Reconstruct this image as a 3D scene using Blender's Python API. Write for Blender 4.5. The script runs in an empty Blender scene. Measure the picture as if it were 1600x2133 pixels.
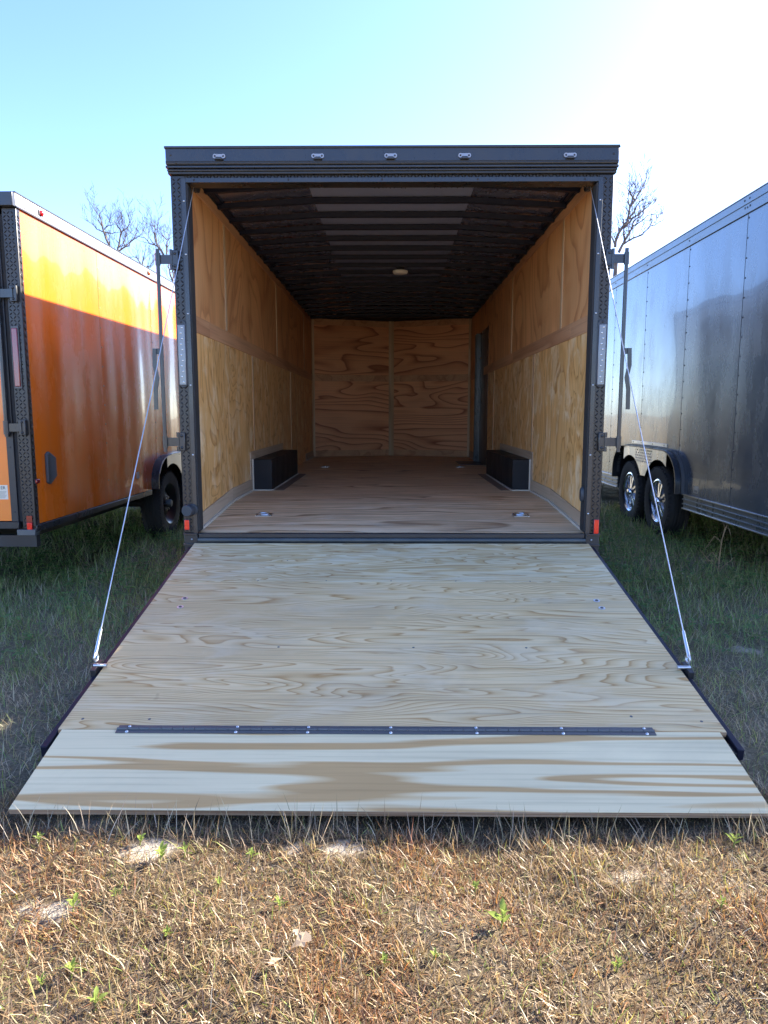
import bpy, bmesh, math, random
import numpy as np
from mathutils import Vector, Matrix

scene = bpy.context.scene
col = scene.collection
rnd = random.Random(7)
rng = np.random.default_rng(11)
R = math.radians

# ------------------------------------------------------------------ camera, sky, sun, exposure
cam_d = bpy.data.cameras.new("camera")
cam = bpy.data.objects.new("camera", cam_d)
col.objects.link(cam)
cam_d.sensor_fit = 'HORIZONTAL'
cam_d.sensor_width = 36.0
cam_d.lens = 33.75
cam_d.clip_start = 0.05
cam_d.clip_end = 2000
cam.location = (0, 0, 1.27)
cam.rotation_euler = (R(90 - 7.78), 0, R(0.57))
scene.camera = cam

SUN_AZ, SUN_EL = 62.0, 31.0            # degrees from +Y towards +X; above the horizon
world = bpy.data.worlds.new("World")
scene.world = world
world.use_nodes = True
wn = world.node_tree
wn.nodes.clear()
sky = wn.nodes.new('ShaderNodeTexSky')
sky.sky_type = 'NISHITA'
sky.sun_disc = False
sky.sun_elevation = R(SUN_EL)
sky.sun_rotation = R(SUN_AZ)
sky.air_density = 0.6
sky.dust_density = 0.6
sky.ozone_density = 2.0
bg = wn.nodes.new('ShaderNodeBackground')
bg.inputs['Strength'].default_value = 0.15
wo = wn.nodes.new('ShaderNodeOutputWorld')
hs = wn.nodes.new('ShaderNodeHueSaturation')
hs.inputs['Hue'].default_value = 0.509
hs.inputs['Saturation'].default_value = 1.12
wn.links.new(sky.outputs[0], hs.inputs['Color'])
wn.links.new(hs.outputs[0], bg.inputs['Color'])
wn.links.new(bg.outputs[0], wo.inputs['Surface'])

sun_d = bpy.data.lights.new("sun", 'SUN')
sun_d.energy = 5.0
sun_d.angle = R(0.55)
sun_d.color = (1.0, 0.92, 0.78)
sun = bpy.data.objects.new("sun", sun_d)
col.objects.link(sun)
sdir = Vector((math.sin(R(SUN_AZ)) * math.cos(R(SUN_EL)), math.cos(R(SUN_AZ)) * math.cos(R(SUN_EL)), math.sin(R(SUN_EL))))
sun.rotation_euler = (-sdir).to_track_quat('-Z', 'Y').to_euler()
sun.location = sdir * 40

vs = scene.view_settings
vs.view_transform = 'Standard'
vs.look = 'None'
vs.gamma = 1.0
vs.use_curve_mapping = False
vs.exposure = 2.27
scene.cycles.max_bounces = 12
scene.cycles.diffuse_bounces = 6
scene.cycles.glossy_bounces = 6
scene.cycles.sample_clamp_indirect = 6.0
scene.cycles.use_denoising = True

# ------------------------------------------------------------------ object helpers
ORI = {}


def link(name, data, parent=None, loc=(0, 0, 0)):
    o = bpy.data.objects.new(name, data)
    col.objects.link(o)
    if parent is not None:
        o.parent = parent
        o.location = Vector(loc) - ORI[parent.name]
    else:
        o.location = loc
    ORI[o.name] = Vector(loc)
    return o


def tag(o, label=None, cat=None, group=None, kind=None):
    for k, v in (('label', label), ('category', cat), ('group', group), ('kind', kind)):
        if v:
            o[k] = v
    return o


def thing(name, loc, label, cat, group=None):
    return tag(link(name, None, None, loc), label, cat, group)


class B:
    """collects shapes for one mesh object"""

    def __init__(self):
        self.v, self.f = [], []

    def add(self, vs_, fs_):
        n = len(self.v)
        self.v += [tuple(p) for p in vs_]
        self.f += [tuple(i + n for i in q) for q in fs_]
        return self

    def ob(self, c, a, b, d):
        c, a, b, d = map(Vector, (c, a, b, d))
        p = [c + sx * a + sy * b + sz * d for sz in (-1, 1) for sy in (-1, 1) for sx in (-1, 1)]
        return self.add(p, [(0, 2, 3, 1), (4, 5, 7, 6), (0, 1, 5, 4), (2, 6, 7, 3), (0, 4, 6, 2), (1, 3, 7, 5)])

    def box(self, x0, x1, y0, y1, z0, z1):
        return self.ob(((x0 + x1) / 2, (y0 + y1) / 2, (z0 + z1) / 2), ((x1 - x0) / 2, 0, 0), (0, (y1 - y0) / 2, 0), (0, 0, (z1 - z0) / 2))

    def tube(self, pts, rad, n=8, caps=True):
        pts = [Vector(p) for p in pts]
        if not isinstance(rad, (list, tuple)):
            rad = [rad] * len(pts)
        vs_, fs_ = [], []
        ref = None
        for i, p in enumerate(pts):
            d = (pts[min(i + 1, len(pts) - 1)] - pts[max(i - 1, 0)])
            if d.length < 1e-9:
                d = Vector((0, 0, 1))
            d.normalize()
            if ref is None:
                ref = Vector((1, 0, 0)) if abs(d.x) < .8 else Vector((0, 1, 0))
            a = (ref - d * ref.dot(d)).normalized()
            ref = a
            b = d.cross(a)
            for k in range(n):
                t = 2 * math.pi * k / n
                vs_.append(p + (a * math.cos(t) + b * math.sin(t)) * rad[i])
        for i in range(len(pts) - 1):
            for k in range(n):
                k2 = (k + 1) % n
                fs_.append((i * n + k, i * n + k2, (i + 1) * n + k2, (i + 1) * n + k))
        if caps:
            fs_.append(tuple(range(n))[::-1])
            fs_.append(tuple((len(pts) - 1) * n + k for k in range(n)))
        return self.add(vs_, fs_)

    def cyl(self, p0, p1, r, r1=None, n=16):
        return self.tube([p0, p1], [r, r if r1 is None else r1], n)

    def dome(self, c, nrm, r, h, n=8):
        nrm = Vector(nrm).normalized()
        c = Vector(c)
        return self.tube([c, c + nrm * h * .6, c + nrm * h], [r, r * .8, r * .3], n)

    def prism(self, poly, axis, a0, a1):
        """poly of 2D points in the two other axes (in x,y,z order) pushed from a0 to a1"""
        def p3(p, a):
            return {'x': (a, p[0], p[1]), 'y': (p[0], a, p[1]), 'z': (p[0], p[1], a)}[axis]
        n = len(poly)
        vs_ = [p3(p, a0) for p in poly] + [p3(p, a1) for p in poly]
        fs_ = [tuple(range(n)), tuple(range(n, 2 * n))[::-1]]
        fs_ += [(i, (i + 1) % n, n + (i + 1) % n, n + i) for i in range(n)]
        return self.add(vs_, fs_)

    def lathe(self, prof, n=36, ang0=0.0, ang1=2 * math.pi):
        """profile of (radius, x) about the X axis at the origin"""
        m = len(prof)
        full = abs(ang1 - ang0 - 2 * math.pi) < 1e-6
        k = n if full else n + 1
        vs_ = []
        for i in range(k):
            t = ang0 + (ang1 - ang0) * i / n
            for r, x in prof:
                vs_.append((x, r * math.cos(t), r * math.sin(t)))
        fs_ = []
        for i in range(n):
            j = (i + 1) % k
            for q in range(m - 1):
                fs_.append((i * m + q, j * m + q, j * m + q + 1, i * m + q + 1))
        return self.add(vs_, fs_)

    def build(self, name, mat, parent=None, loc=(0, 0, 0), bevel=0.0, smooth=40, kind=None, label=None):
        me = bpy.data.meshes.new(name)
        me.from_pydata(self.v, [], self.f)
        bm = bmesh.new()
        bm.from_mesh(me)
        bmesh.ops.recalc_face_normals(bm, faces=bm.faces)
        bm.to_mesh(me)
        bm.free()
        if smooth:
            me.polygons.foreach_set('use_smooth', [True] * len(me.polygons))
            me.set_sharp_from_angle(angle=R(smooth))
        me.materials.append(mat)
        me.update()
        o = link(name, me, parent, loc)
        if bevel:
            m = o.modifiers.new('bevel', 'BEVEL')
            m.width = bevel
            m.segments = 2
            m.limit_method = 'ANGLE'
            m.angle_limit = R(40)
        return tag(o, label=label, kind=kind)


def raw_mesh(name, verts, tris, mat, cols=None, parent=None, kind=None):
    me = bpy.data.meshes.new(name)
    me.vertices.add(len(verts))
    me.vertices.foreach_set('co', np.asarray(verts, np.float32).ravel())
    me.loops.add(tris.size)
    me.loops.foreach_set('vertex_index', tris.astype(np.int32).ravel())
    me.polygons.add(len(tris))
    me.polygons.foreach_set('loop_start', np.arange(0, tris.size, 3, dtype=np.int32))
    me.polygons.foreach_set('loop_total', np.full(len(tris), 3, np.int32))
    me.update(calc_edges=True)
    if cols is not None:
        at = me.color_attributes.new('Col', 'FLOAT_COLOR', 'POINT')
        c4 = np.ones((len(verts), 4), np.float32)
        c4[:, :3] = cols
        at.data.foreach_set('color', c4.ravel())
    me.materials.append(mat)
    return tag(link(name, me, parent), kind=kind)


# ------------------------------------------------------------------ material helpers
class NT:
    def __init__(self, name):
        self.m = bpy.data.materials.new(name)
        self.m.use_nodes = True
        self.t = self.m.node_tree
        self.t.nodes.clear()
        self.out = self.n('OutputMaterial')

    def n(self, kind, **kw):
        x = self.t.nodes.new('ShaderNode' + kind)
        for k, v in kw.items():
            if k in x.inputs.keys():
                x.inputs[k].default_value = v
            else:
                setattr(x, k, v)
        return x

    def l(self, a, b):
        self.t.links.new(a, b)

    def math(self, op, a, b=None, c=None):
        x = self.n('Math', operation=op)
        for i, q in enumerate((a, b, c)):
            if q is None:
                continue
            if isinstance(q, (int, float)):
                x.inputs[i].default_value = q
            else:
                self.l(q, x.inputs[i])
        return x.outputs[0]

    def mix(self, fac, a, b, blend='MIX'):
        x = self.n('Mix', data_type='RGBA', blend_type=blend)
        for i, q in ((0, fac), (6, a), (7, b)):
            if isinstance(q, (int, float)):
                x.inputs[i].default_value = q
            elif isinstance(q, (tuple, list)):
                x.inputs[i].default_value = (*q, 1)
            else:
                self.l(q, x.inputs[i])
        return x.outputs[2]

    def ramp(self, fac, stops):
        x = self.n('ValToRGB')
        e = x.color_ramp.elements
        while len(e) < len(stops):
            e.new(0.5)
        for q, (p, c) in zip(e, stops):
            q.position = p
            q.color = (*c, 1) if isinstance(c, (tuple, list)) else (c, c, c, 1)
        self.l(fac, x.inputs[0])
        return x.outputs[0]

    def coords(self, scale=(1, 1, 1), randomize=True, src='Object'):
        tc = self.n('TexCoord')
        v = tc.outputs[src]
        if randomize:
            oi = self.n('ObjectInfo')
            w = self.n('VectorMath', operation='SCALE')
            w.inputs[0].default_value = (37.0, 53.0, 71.0)
            self.l(oi.outputs['Random'], w.inputs['Scale'])
            a = self.n('VectorMath', operation='ADD')
            self.l(v, a.inputs[0])
            self.l(w.outputs[0], a.inputs[1])
            v = a.outputs[0]
        mp = self.n('Mapping')
        mp.inputs['Scale'].default_value = scale
        self.l(v, mp.inputs['Vector'])
        return mp.outputs[0]

    def noise(self, vec, scale=1.0, detail=2.0, rough=0.5, dist=0.0):
        x = self.n('TexNoise', Scale=scale, Detail=detail, Roughness=rough, Distortion=dist)
        self.l(vec, x.inputs['Vector'])
        return x.outputs['Fac']

    def bsdf(self, **kw):
        x = self.n('BsdfPrincipled')
        for k, v in kw.items():
            k = k.replace('_', ' ')
            if isinstance(v, (int, float)):
                x.inputs[k].default_value = v
            elif isinstance(v, (tuple, list)):
                x.inputs[k].default_value = (*v, 1)
            else:
                self.l(v, x.inputs[k])
        self.l(x.outputs[0], self.out.inputs['Surface'])
        return x

    def bump(self, h, strength, dist, bs):
        x = self.n('Bump', Strength=strength, Distance=dist)
        self.l(h, x.inputs['Height'])
        self.l(x.outputs[0], bs.inputs['Normal'])
        return x


def wood(name, pale, mid, dark, axis, longs=.35, cross=3.0, rings=10, dist=.35, rough=.55, white=None, white_amt=.5, fibre=.12, detail=1.5, wscale=1.6, grey=None, stops=None, lin=0.0, stain=0.0, spec=.22):
    """rotary-cut plywood: contour bands of a stretched noise, plus fibre streaks"""
    t = NT(name)
    sc = {'X': (longs, cross, cross), 'Y': (cross, longs, cross), 'Z': (cross, cross, longs), 'F': (longs, longs, cross)}[axis]
    v = t.coords(sc)
    n1 = t.noise(v, 1.0, detail, .42, dist)
    ph = t.math('MULTIPLY', n1, rings)
    if lin:
        sx = t.n('SeparateXYZ')
        t.l(t.coords((1, 1, 1)), sx.inputs[0])
        ph = t.math('ADD', ph, t.math('MULTIPLY', sx.outputs[{'X': 1, 'F': 2, 'Z': 1, 'Y': 2}[axis]], lin))
    r_ = t.math('FRACT', ph)
    c = t.ramp(r_, stops or [(0.0, pale), (.42, pale), (.72, mid), (.93, dark), (1.0, pale)])
    fs = {'X': (1.2, 70, 70), 'Y': (70, 1.2, 70), 'Z': (70, 70, 1.2), 'F': (1.2, 1.2, 70)}[axis]
    fb = t.noise(t.coords(fs), 1.0, 3.0, .6)
    c = t.mix(1.0, c, t.ramp(fb, [(.25, 1 - fibre * 2.2), (.5, 1.0), (.8, 1 + fibre * .5)]), 'MULTIPLY')
    big = t.noise(t.coords({'X': (.5, 1.4, 1.4), 'Y': (1.4, .5, 1.4), 'Z': (1.4, 1.4, .6), 'F': (.5, .5, 1.4)}[axis]), wscale, 3, .55)
    c = t.mix(1.0, c, t.ramp(big, [(.3, .86), (.7, 1.08)]), 'MULTIPLY')
    if white:
        pt = t.noise(t.coords({'X': (.7, 2.4, 2.4), 'Y': (2.4, .7, 2.4), 'Z': (2.0, 2.0, 1.3)}[axis]), wscale * 1.7, 5, .62, .6)
        m = t.ramp(pt, [(.50, 0.0), (.66, white_amt)])
        c = t.mix(m, c, white)
    if grey:
        gn = t.noise(t.coords((3, 3, 3)), 1.0, 4, .6)
        c = t.mix(t.ramp(gn, [(.35, .0), (.7, .6)]), c, grey)
    if stain:
        sn = t.noise(t.coords((1.1, 1.6, 1.6)), 2.2, 6, .68, .5)
        c = t.mix(t.ramp(sn, [(.50, 0.0), (.72, stain)]), c, (.30, .25, .19))
    # knots / scuffs
    sp = t.noise(t.coords((9, 9, 9)), 1.0, 2, .5)
    c = t.mix(t.ramp(sp, [(.76, 0.0), (.80, .35)]), c, tuple(x * .55 for x in dark))
    bs = t.bsdf(Base_Color=c, Roughness=rough, Specular_IOR_Level=spec)
    t.bump(t.math('ADD', fb, t.math('MULTIPLY', r_, .6)), .25, .0012, bs)
    return t.m


def paint(name, colr, rough=.3, metallic=0.0, coat=0.0, wave=0.0, wsc=(1.2, 1.2, .45), dirt=.15, dirtcol=(.35, .3, .24), spec=.5, coat_rough=.04, streak=0.0):
    t = NT(name)
    dn = t.noise(t.coords((3, 3, 1.2)), 2.0, 5, .65)
    dmask = t.ramp(dn, [(.45, 0.0), (.75, dirt)])
    c = t.mix(dmask, colr, dirtcol)
    if streak:
        sn = t.noise(t.coords((26, 26, .55)), 1.0, 3, .6)
        c = t.mix(t.ramp(sn, [(.52, 0.0), (.72, streak)]), c, dirtcol)
    rr = t.ramp(dn, [(.3, max(rough - .06, .02)), (.75, rough + .15)])
    bs = t.bsdf(Base_Color=c, Roughness=rr, Metallic=metallic, Coat_Weight=coat, Coat_Roughness=coat_rough, Specular_IOR_Level=spec)
    if wave:
        h = t.noise(t.coords(wsc), 1.0, .8, .4, .1)
        b = t.bump(h, 1.0, wave, bs)
        t.l(b.outputs[0], bs.inputs['Coat Normal'])
    else:
        h = t.noise(t.coords((40, 40, 40)), 1.0, 3, .6)
        t.bump(h, .15, .001, bs)
    return t.m


M = {}
P, Q, K = (.70, .57, .335), (.59, .42, .205), (.43, .245, .095)
M['ramp1'] = wood('pine_ramp_upper', P, Q, K, 'X', longs=1.2, cross=7.5, rings=13, lin=16, dist=.6, white=(.67, .60, .41), white_amt=.6, fibre=.12, stain=.18, spec=.12, detail=2.4,
                  stops=[(0, P), (.40, P), (.60, Q), (.85, Q), (.95, K), (1, P)])
P, Q, K = (.70, .53, .285), (.61, .425, .205), (.46, .27, .105)
M['ramp2'] = wood('pine_ramp_main', P, Q, K, 'X', longs=.8, cross=4.6, rings=24, lin=34, dist=.45, white=(.67, .56, .36), white_amt=.5, fibre=.14, stain=.22, spec=.12, detail=2.2,
                  stops=[(0, P), (.30, P), (.75, Q), (.92, K), (1, P)])
P, Q, K = (.74, .62, .37), (.65, .48, .25), (.53, .34, .15)
M['flap'] = wood('pine_flap', P, Q, K, 'X', longs=.26, cross=4.2, rings=9, dist=.25, fibre=.09, detail=3.2, stain=.12, spec=.12,
                 stops=[(0, P), (.56, P), (.62, Q), (.67, K), (.88, K), (.93, Q), (1, P)])
M['floor'] = wood('pine_floor', (.80, .56, .33), (.66, .42, .225), (.34, .18, .08), 'X', longs=.35, cross=2.0, rings=14, lin=14, dist=.35, rough=.5, white=(.88, .68, .46), white_amt=.45, fibre=.24, wscale=2.6, stain=.25, spec=.15)
M['wall_low'] = wood('birch_wall_lower', (.78, .45, .17), (.70, .38, .13), (.50, .24, .07), 'Z', longs=1.15, cross=1.7, rings=11, dist=1.25, rough=.42, white=(.86, .66, .40), white_amt=.8, fibre=.10, wscale=1.9, detail=3)
M['wall_up'] = wood('luan_wall_upper', (.70, .35, .145), (.62, .29, .115), (.47, .195, .075), 'Z', longs=.6, cross=1.0, rings=11, dist=.9, rough=.42, fibre=.10, white=(.66, .36, .16), white_amt=.4, detail=2.4)
M['wall_front'] = wood('pine_wall_front', (.74, .35, .175), (.63, .275, .13), (.32, .11, .05), 'F', longs=.55, cross=2.4, rings=11, lin=7, dist=.5, rough=.45, fibre=.10)
M['batten'] = wood('plywood_batten', (.58, .40, .24), (.55, .37, .21), (.46, .28, .15), 'Z', longs=.5, cross=3, rings=4, rough=.5, fibre=.12)
M['band'] = wood('luan_band', (.58, .315, .165), (.54, .28, .145), (.44, .215, .105), 'Y', longs=.4, cross=4, rings=4, rough=.45, fibre=.12)
M['base_trim'] = wood('grey_trim', (.50, .385, .27), (.47, .35, .24), (.40, .285, .19), 'Y', longs=.5, cross=4, rings=3, rough=.55, fibre=.10)
M['ply_edge'] = wood('plywood_edge', (.36, .25, .16), (.30, .20, .12), (.20, .12, .07), 'X', longs=.4, cross=60, rings=3, rough=.8, fibre=.2)
M['cove'] = paint('pale_caulk', (.56, .50, .40), rough=.7, dirt=.3)
M['floor_tape'] = paint('brown_strip', (.20, .13, .085), rough=.6, dirt=.3)
M['black'] = paint('black_enamel', (.018, .019, .022), rough=.34, dirt=.12, dirtcol=(.12, .10, .08))
M['black_gloss'] = paint('black_trim_gloss', (.022, .024, .028), rough=.26, dirt=.08, dirtcol=(.1, .09, .08), coat=.2)
M['tread'] = paint('black_tread_plate', (.026, .025, .026), rough=.27, metallic=.25, dirt=.30, dirtcol=(.10, .075, .05))
M['box_black'] = paint('black_wheel_box', (.009, .010, .013), rough=.5, spec=.3, dirt=.12, dirtcol=(.08, .08, .08))
M['rubber'] = paint('rubber', (.020, .020, .021), rough=.75, dirt=.35, dirtcol=(.09, .08, .065))
M['seal'] = paint('sill_rubber', (.045, .055, .058), rough=.42, dirt=.4, dirtcol=(.14, .15, .14))
M['ceil'] = paint('ceiling_sheet', (.36, .37, .52), rough=.22, metallic=.85, wave=.004, wsc=(1.5, 9, 3), dirt=.1)
M['ceil_mid'] = paint('ceiling_sheet_matte', (.29, .315, .45), rough=.38, metallic=.25, dirt=.1)
M['bow'] = paint('roof_bow_black', (.008, .010, .024), rough=.45, spec=.3, dirt=.1, dirtcol=(.06, .06, .06))
M['charcoal'] = paint('charcoal_siding', (.024, .025, .028), rough=.14, metallic=.1, coat=.4, wave=.02, dirt=.1)
M['orange'] = paint('orange_siding', (.86, .165, .007), rough=.22, coat=.36, spec=.35, wave=.034, wsc=(1, 2.3, .5), dirt=.08, dirtcol=(.50, .19, .09), streak=.2, coat_rough=.02)
M['orange_door'] = paint('orange_door', (.86, .20, .012), rough=.3, coat=.5, dirt=.1, dirtcol=(.5, .25, .1))
M['grey'] = paint('grey_blue_siding', (.155, .18, .21), rough=.22, metallic=.55, coat=.5, wave=.016, wsc=(1, 1.5, .5), dirt=.10, dirtcol=(.25, .24, .22))
M['rail_grey'] = paint('anodised_rail', (.38, .36, .35), rough=.35, metallic=.6, dirt=.1)
M['rail_blue'] = paint('grey_blue_rail', (.20, .225, .25), rough=.28, metallic=.6, dirt=.1)
M['alu'] = paint('aluminium', (.62, .63, .65), rough=.28, metallic=1.0, dirt=.15)
M['steel'] = paint('zinc_steel', (.58, .60, .62), rough=.30, metallic=.95, dirt=.12)
M['hinge'] = paint('hinge_steel', (.11, .112, .112), rough=.45, metallic=.35, dirt=.3, dirtcol=(.10, .09, .09))
M['marker_grey'] = paint('marker_grey', (.30, .31, .34), rough=.4, metallic=.5)
M['cable'] = paint('wire_cable', (.62, .64, .66), rough=.35, metallic=.8, dirt=.1)
M['chrome'] = paint('polished_alloy', (.75, .76, .78), rough=.12, metallic=1.0, dirt=.1)
M['screw'] = paint('screw_dark', (.03, .03, .035), rough=.4, metallic=.4)
M['screw_pale'] = paint('screw_pale', (.55, .40, .28), rough=.4, metallic=.3)
M['plastic'] = paint('dark_plastic', (.030, .036, .045), rough=.45, dirt=.2, dirtcol=(.1, .1, .1))
M['vent'] = paint('vent_plastic', (.06, .07, .085), rough=.5, dirt=.2)
M['lamp_white'] = paint('white_plastic', (.86, .83, .74), rough=.35, dirt=.1)
M['paper'] = paint('paper_label', (.75, .66, .52), rough=.6, dirt=.1)
M['ink'] = paint('ink', (.03, .03, .03), rough=.6)
M['ink_pale'] = paint('ink_pale', (.34, .28, .22), rough=.6)
M['led'] = paint('led_reflector', (.75, .75, .72), rough=.15, metallic=.9)


def lens(name, colr, rough=.12, tr=.0):
    t = NT(name)
    n = t.noise(t.coords((120, 120, 120)), 1.0, 2, .5)
    bs = t.bsdf(Base_Color=t.mix(t.ramp(n, [(.4, 0.0), (.6, .25)]), colr, tuple(x * .6 for x in colr)), Roughness=rough, Coat_Weight=.6, Transmission_Weight=tr)
    t.bump(n, .3, .002, bs)
    return t.m


M['red'] = lens('red_reflector', (.85, .012, .010))
M['red_dark'] = lens('red_lens', (.22, .006, .014))
M['amber'] = lens('amber_lens', (.85, .16, .01))
M['clear'] = lens('clear_lens', (.17, .18, .20), rough=.2)


def ground_mat():
    t = NT('sandy_soil')
    at = t.n('Attribute', attribute_name='sand')
    gr = t.n('Attribute', attribute_name='green')
    v = t.coords((1, 1, 1), False)
    n1 = t.noise(v, 9, 6, .65)
    n2 = t.noise(v, 60, 4, .7)
    n3 = t.noise(v, 1.7, 4, .55)
    thatch_shaded = t.ramp(n2, [(.3, (.045, .034, .022)), (.55, (.11, .082, .052)), (.8, (.22, .17, .11))])  # brown thatch, darkened for the shadows between grass blades
    green = t.ramp(n2, [(.3, (.09, .085, .055)), (.55, (.20, .18, .12)), (.8, (.36, .31, .22))])  # strip soil, its colour lightened to offset the shade there
    sand = t.ramp(n2, [(.25, (.26, .22, .17)), (.55, (.36, .31, .245)), (.85, (.47, .42, .35))])
    straw = t.ramp(n2, [(.3, (.20, .145, .08)), (.55, (.34, .26, .15)), (.8, (.48, .38, .24))])
    fa = t.n('Attribute', attribute_name='field')
    base = t.mix(gr.outputs['Fac'], thatch_shaded, green)
    base = t.mix(fa.outputs['Fac'], base, straw)
    m = t.math('ADD', at.outputs['Fac'], t.math('MULTIPLY', t.math('SUBTRACT', n1, .5), 2.2))
    c = t.mix(t.ramp(m, [(.30, 0.0), (.72, 1.0)]), base, sand)
    c = t.mix(t.ramp(n3, [(.55, 0.0), (.75, .35)]), c, (.40, .34, .26))
    bs = t.bsdf(Base_Color=c, Roughness=.95, Specular_IOR_Level=.15)
    t.bump(t.math('ADD', n2, n1), .8, .012, bs)
    return t.m


def leaf_mat(name, trans=.4, gloss=.25):
    t = NT(name)
    at = t.n('Attribute', attribute_name='Col')
    d = t.n('BsdfDiffuse')
    tr = t.n('BsdfTranslucent')
    g = t.n('BsdfGlossy', Roughness=.45)
    t.l(at.outputs['Color'], d.inputs['Color'])
    t.l(t.mix(1.0, at.outputs['Color'], (1.0, .92, .62), 'MULTIPLY'), tr.inputs['Color'])
    g.inputs['Color'].default_value = (.6, .6, .6, 1)
    m1 = t.n('MixShader', Fac=trans)
    t.l(d.outputs[0], m1.inputs[1])
    t.l(tr.outputs[0], m1.inputs[2])
    m2 = t.n('MixShader', Fac=gloss * .2)
    t.l(m1.outputs[0], m2.inputs[1])
    t.l(g.outputs[0], m2.inputs[2])
    t.l(m2.outputs[0], t.out.inputs['Surface'])
    return t.m


def flat_leaf(name, colr, trans=.45):
    t = NT(name)
    n = t.noise(t.coords((60, 60, 60)), 1.0, 3, .6)
    c = t.mix(n, tuple(x * .7 for x in colr), tuple(min(1, x * 1.25) for x in colr))
    d = t.n('BsdfDiffuse')
    tr = t.n('BsdfTranslucent')
    t.l(c, d.inputs['Color'])
    t.l(c, tr.inputs['Color'])
    m1 = t.n('MixShader', Fac=trans)
    t.l(d.outputs[0], m1.inputs[1])
    t.l(tr.outputs[0], m1.inputs[2])
    t.l(m1.outputs[0], t.out.inputs['Surface'])
    return t.m


M['soil'] = ground_mat()
M['blade'] = leaf_mat('grass_blade', .38)
M['seedling'] = flat_leaf('seedling_leaf', (.27, .34, .085))
M['stem'] = flat_leaf('seedling_stem', (.25, .28, .08), .2)
M['dry_stalk'] = flat_leaf('dry_stalk', (.50, .34, .20), .2)
M['dead_leaf'] = flat_leaf('dead_leaf', (.40, .31, .22), .3)


def bark_mat():
    t = NT('bark')
    n = t.noise(t.coords((6, 6, 2), True), 3.0, 5, .6)
    bs = t.bsdf(Base_Color=t.ramp(n, [(.3, (.075, .060, .055)), (.7, (.17, .14, .13))]), Roughness=.9)
    t.bump(n, .5, .02, bs)
    return t.m


M['bark'] = bark_mat()

# ------------------------------------------------------------------ ground
SAND = [(-.68, 1.97, .13, .075), (-.17, 1.985, .15, .06), (-.90, 1.72, .12, .08), (.66, 1.86, .08, .04), (1.32, 2.62, .09, .05),
        (1.95, 3.85, .14, .08), (-2.3, 3.9, .12, .08)]


def gz(x, y):
    x = np.asarray(x, float)
    y = np.asarray(y, float)
    z = .010 * np.sin(3.1 * x + 1.3 * y + .5) + .008 * np.sin(5.3 * y - 2.2 * x) + .006 * np.sin(9.1 * x + 7.7 * y) + .004 * np.sin(17 * x - 13 * y)
    z = z + .035 * np.clip((x - 1.6) / 1.2, 0, 1) * np.clip((y - 3) / 3, 0, 1)
    return z - .014


def sandm(x, y):
    s = np.zeros_like(x)
    wob = .25 * np.sin(31 * x + 9 * y) + .2 * np.sin(23 * y - 17 * x) + .2 * np.sin(57 * x + 41 * y)
    for cx, cy, rx, ry in SAND:
        d = ((x - cx) / rx) ** 2 + ((y - cy) / ry) ** 2
        s = np.maximum(s, np.clip(1.0 - d + wob * .8, 0, 1))
    return s


def shade_liftm(x, y):
    """1 in the strips between the trailers, soil lightened there to offset shade; 0 on the dry open field"""
    g = np.clip((y - 2.05) / .5, 0, 1) * .75 + .25 * np.clip((y - 3.5) / 2, 0, 1)
    return g


def axis_coords(lo, hi, step, far):
    core = np.arange(lo, hi + 1e-6, step)
    ext = []
    d = step
    p = 0
    while p < far:
        d *= 1.35
        p += d
        ext.append(p)
    ext = np.array(ext)
    return np.concatenate([lo - ext[::-1], core, hi + ext])


gx = axis_coords(-5.2, 5.2, .06, 600)
gy = axis_coords(.6, 12.0, .06, 600)
GX, GY = np.meshgrid(gx, gy)
GZ = gz(GX, GY)
far_m = np.clip((np.maximum(np.abs(GX) - 5.2, np.maximum(.6 - GY, GY - 12))) / 4, 0, 1)
GZ = GZ * (1 - far_m)
nx, ny = len(gx), len(gy)
verts = np.stack([GX.ravel(), GY.ravel(), GZ.ravel()], 1)
ii = np.arange(nx * ny).reshape(ny, nx)
q0, q1, q2, q3 = ii[:-1, :-1].ravel(), ii[:-1, 1:].ravel(), ii[1:, 1:].ravel(), ii[1:, :-1].ravel()
tris = np.concatenate([np.stack([q0, q1, q2], 1), np.stack([q0, q2, q3], 1)])
ground = raw_mesh('ground', verts, tris, M['soil'], kind='structure')
ground.data.polygons.foreach_set('use_smooth', [True] * len(ground.data.polygons))
for nm, arr in (('sand', sandm(GX.ravel(), GY.ravel())), ('green', shade_liftm(GX.ravel(), GY.ravel())),
                ('field', np.clip(np.maximum((1.05 - GY.ravel()) / .1, (np.abs(GX.ravel()) - 4.8) / .5), 0, 1))):
    a = ground.data.attributes.new(nm, 'FLOAT', 'POINT')
    a.data.foreach_set('value', arr.astype(np.float32))
tag(ground, label='sandy field with worn dry turf under the trailers', kind='structure')


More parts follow.
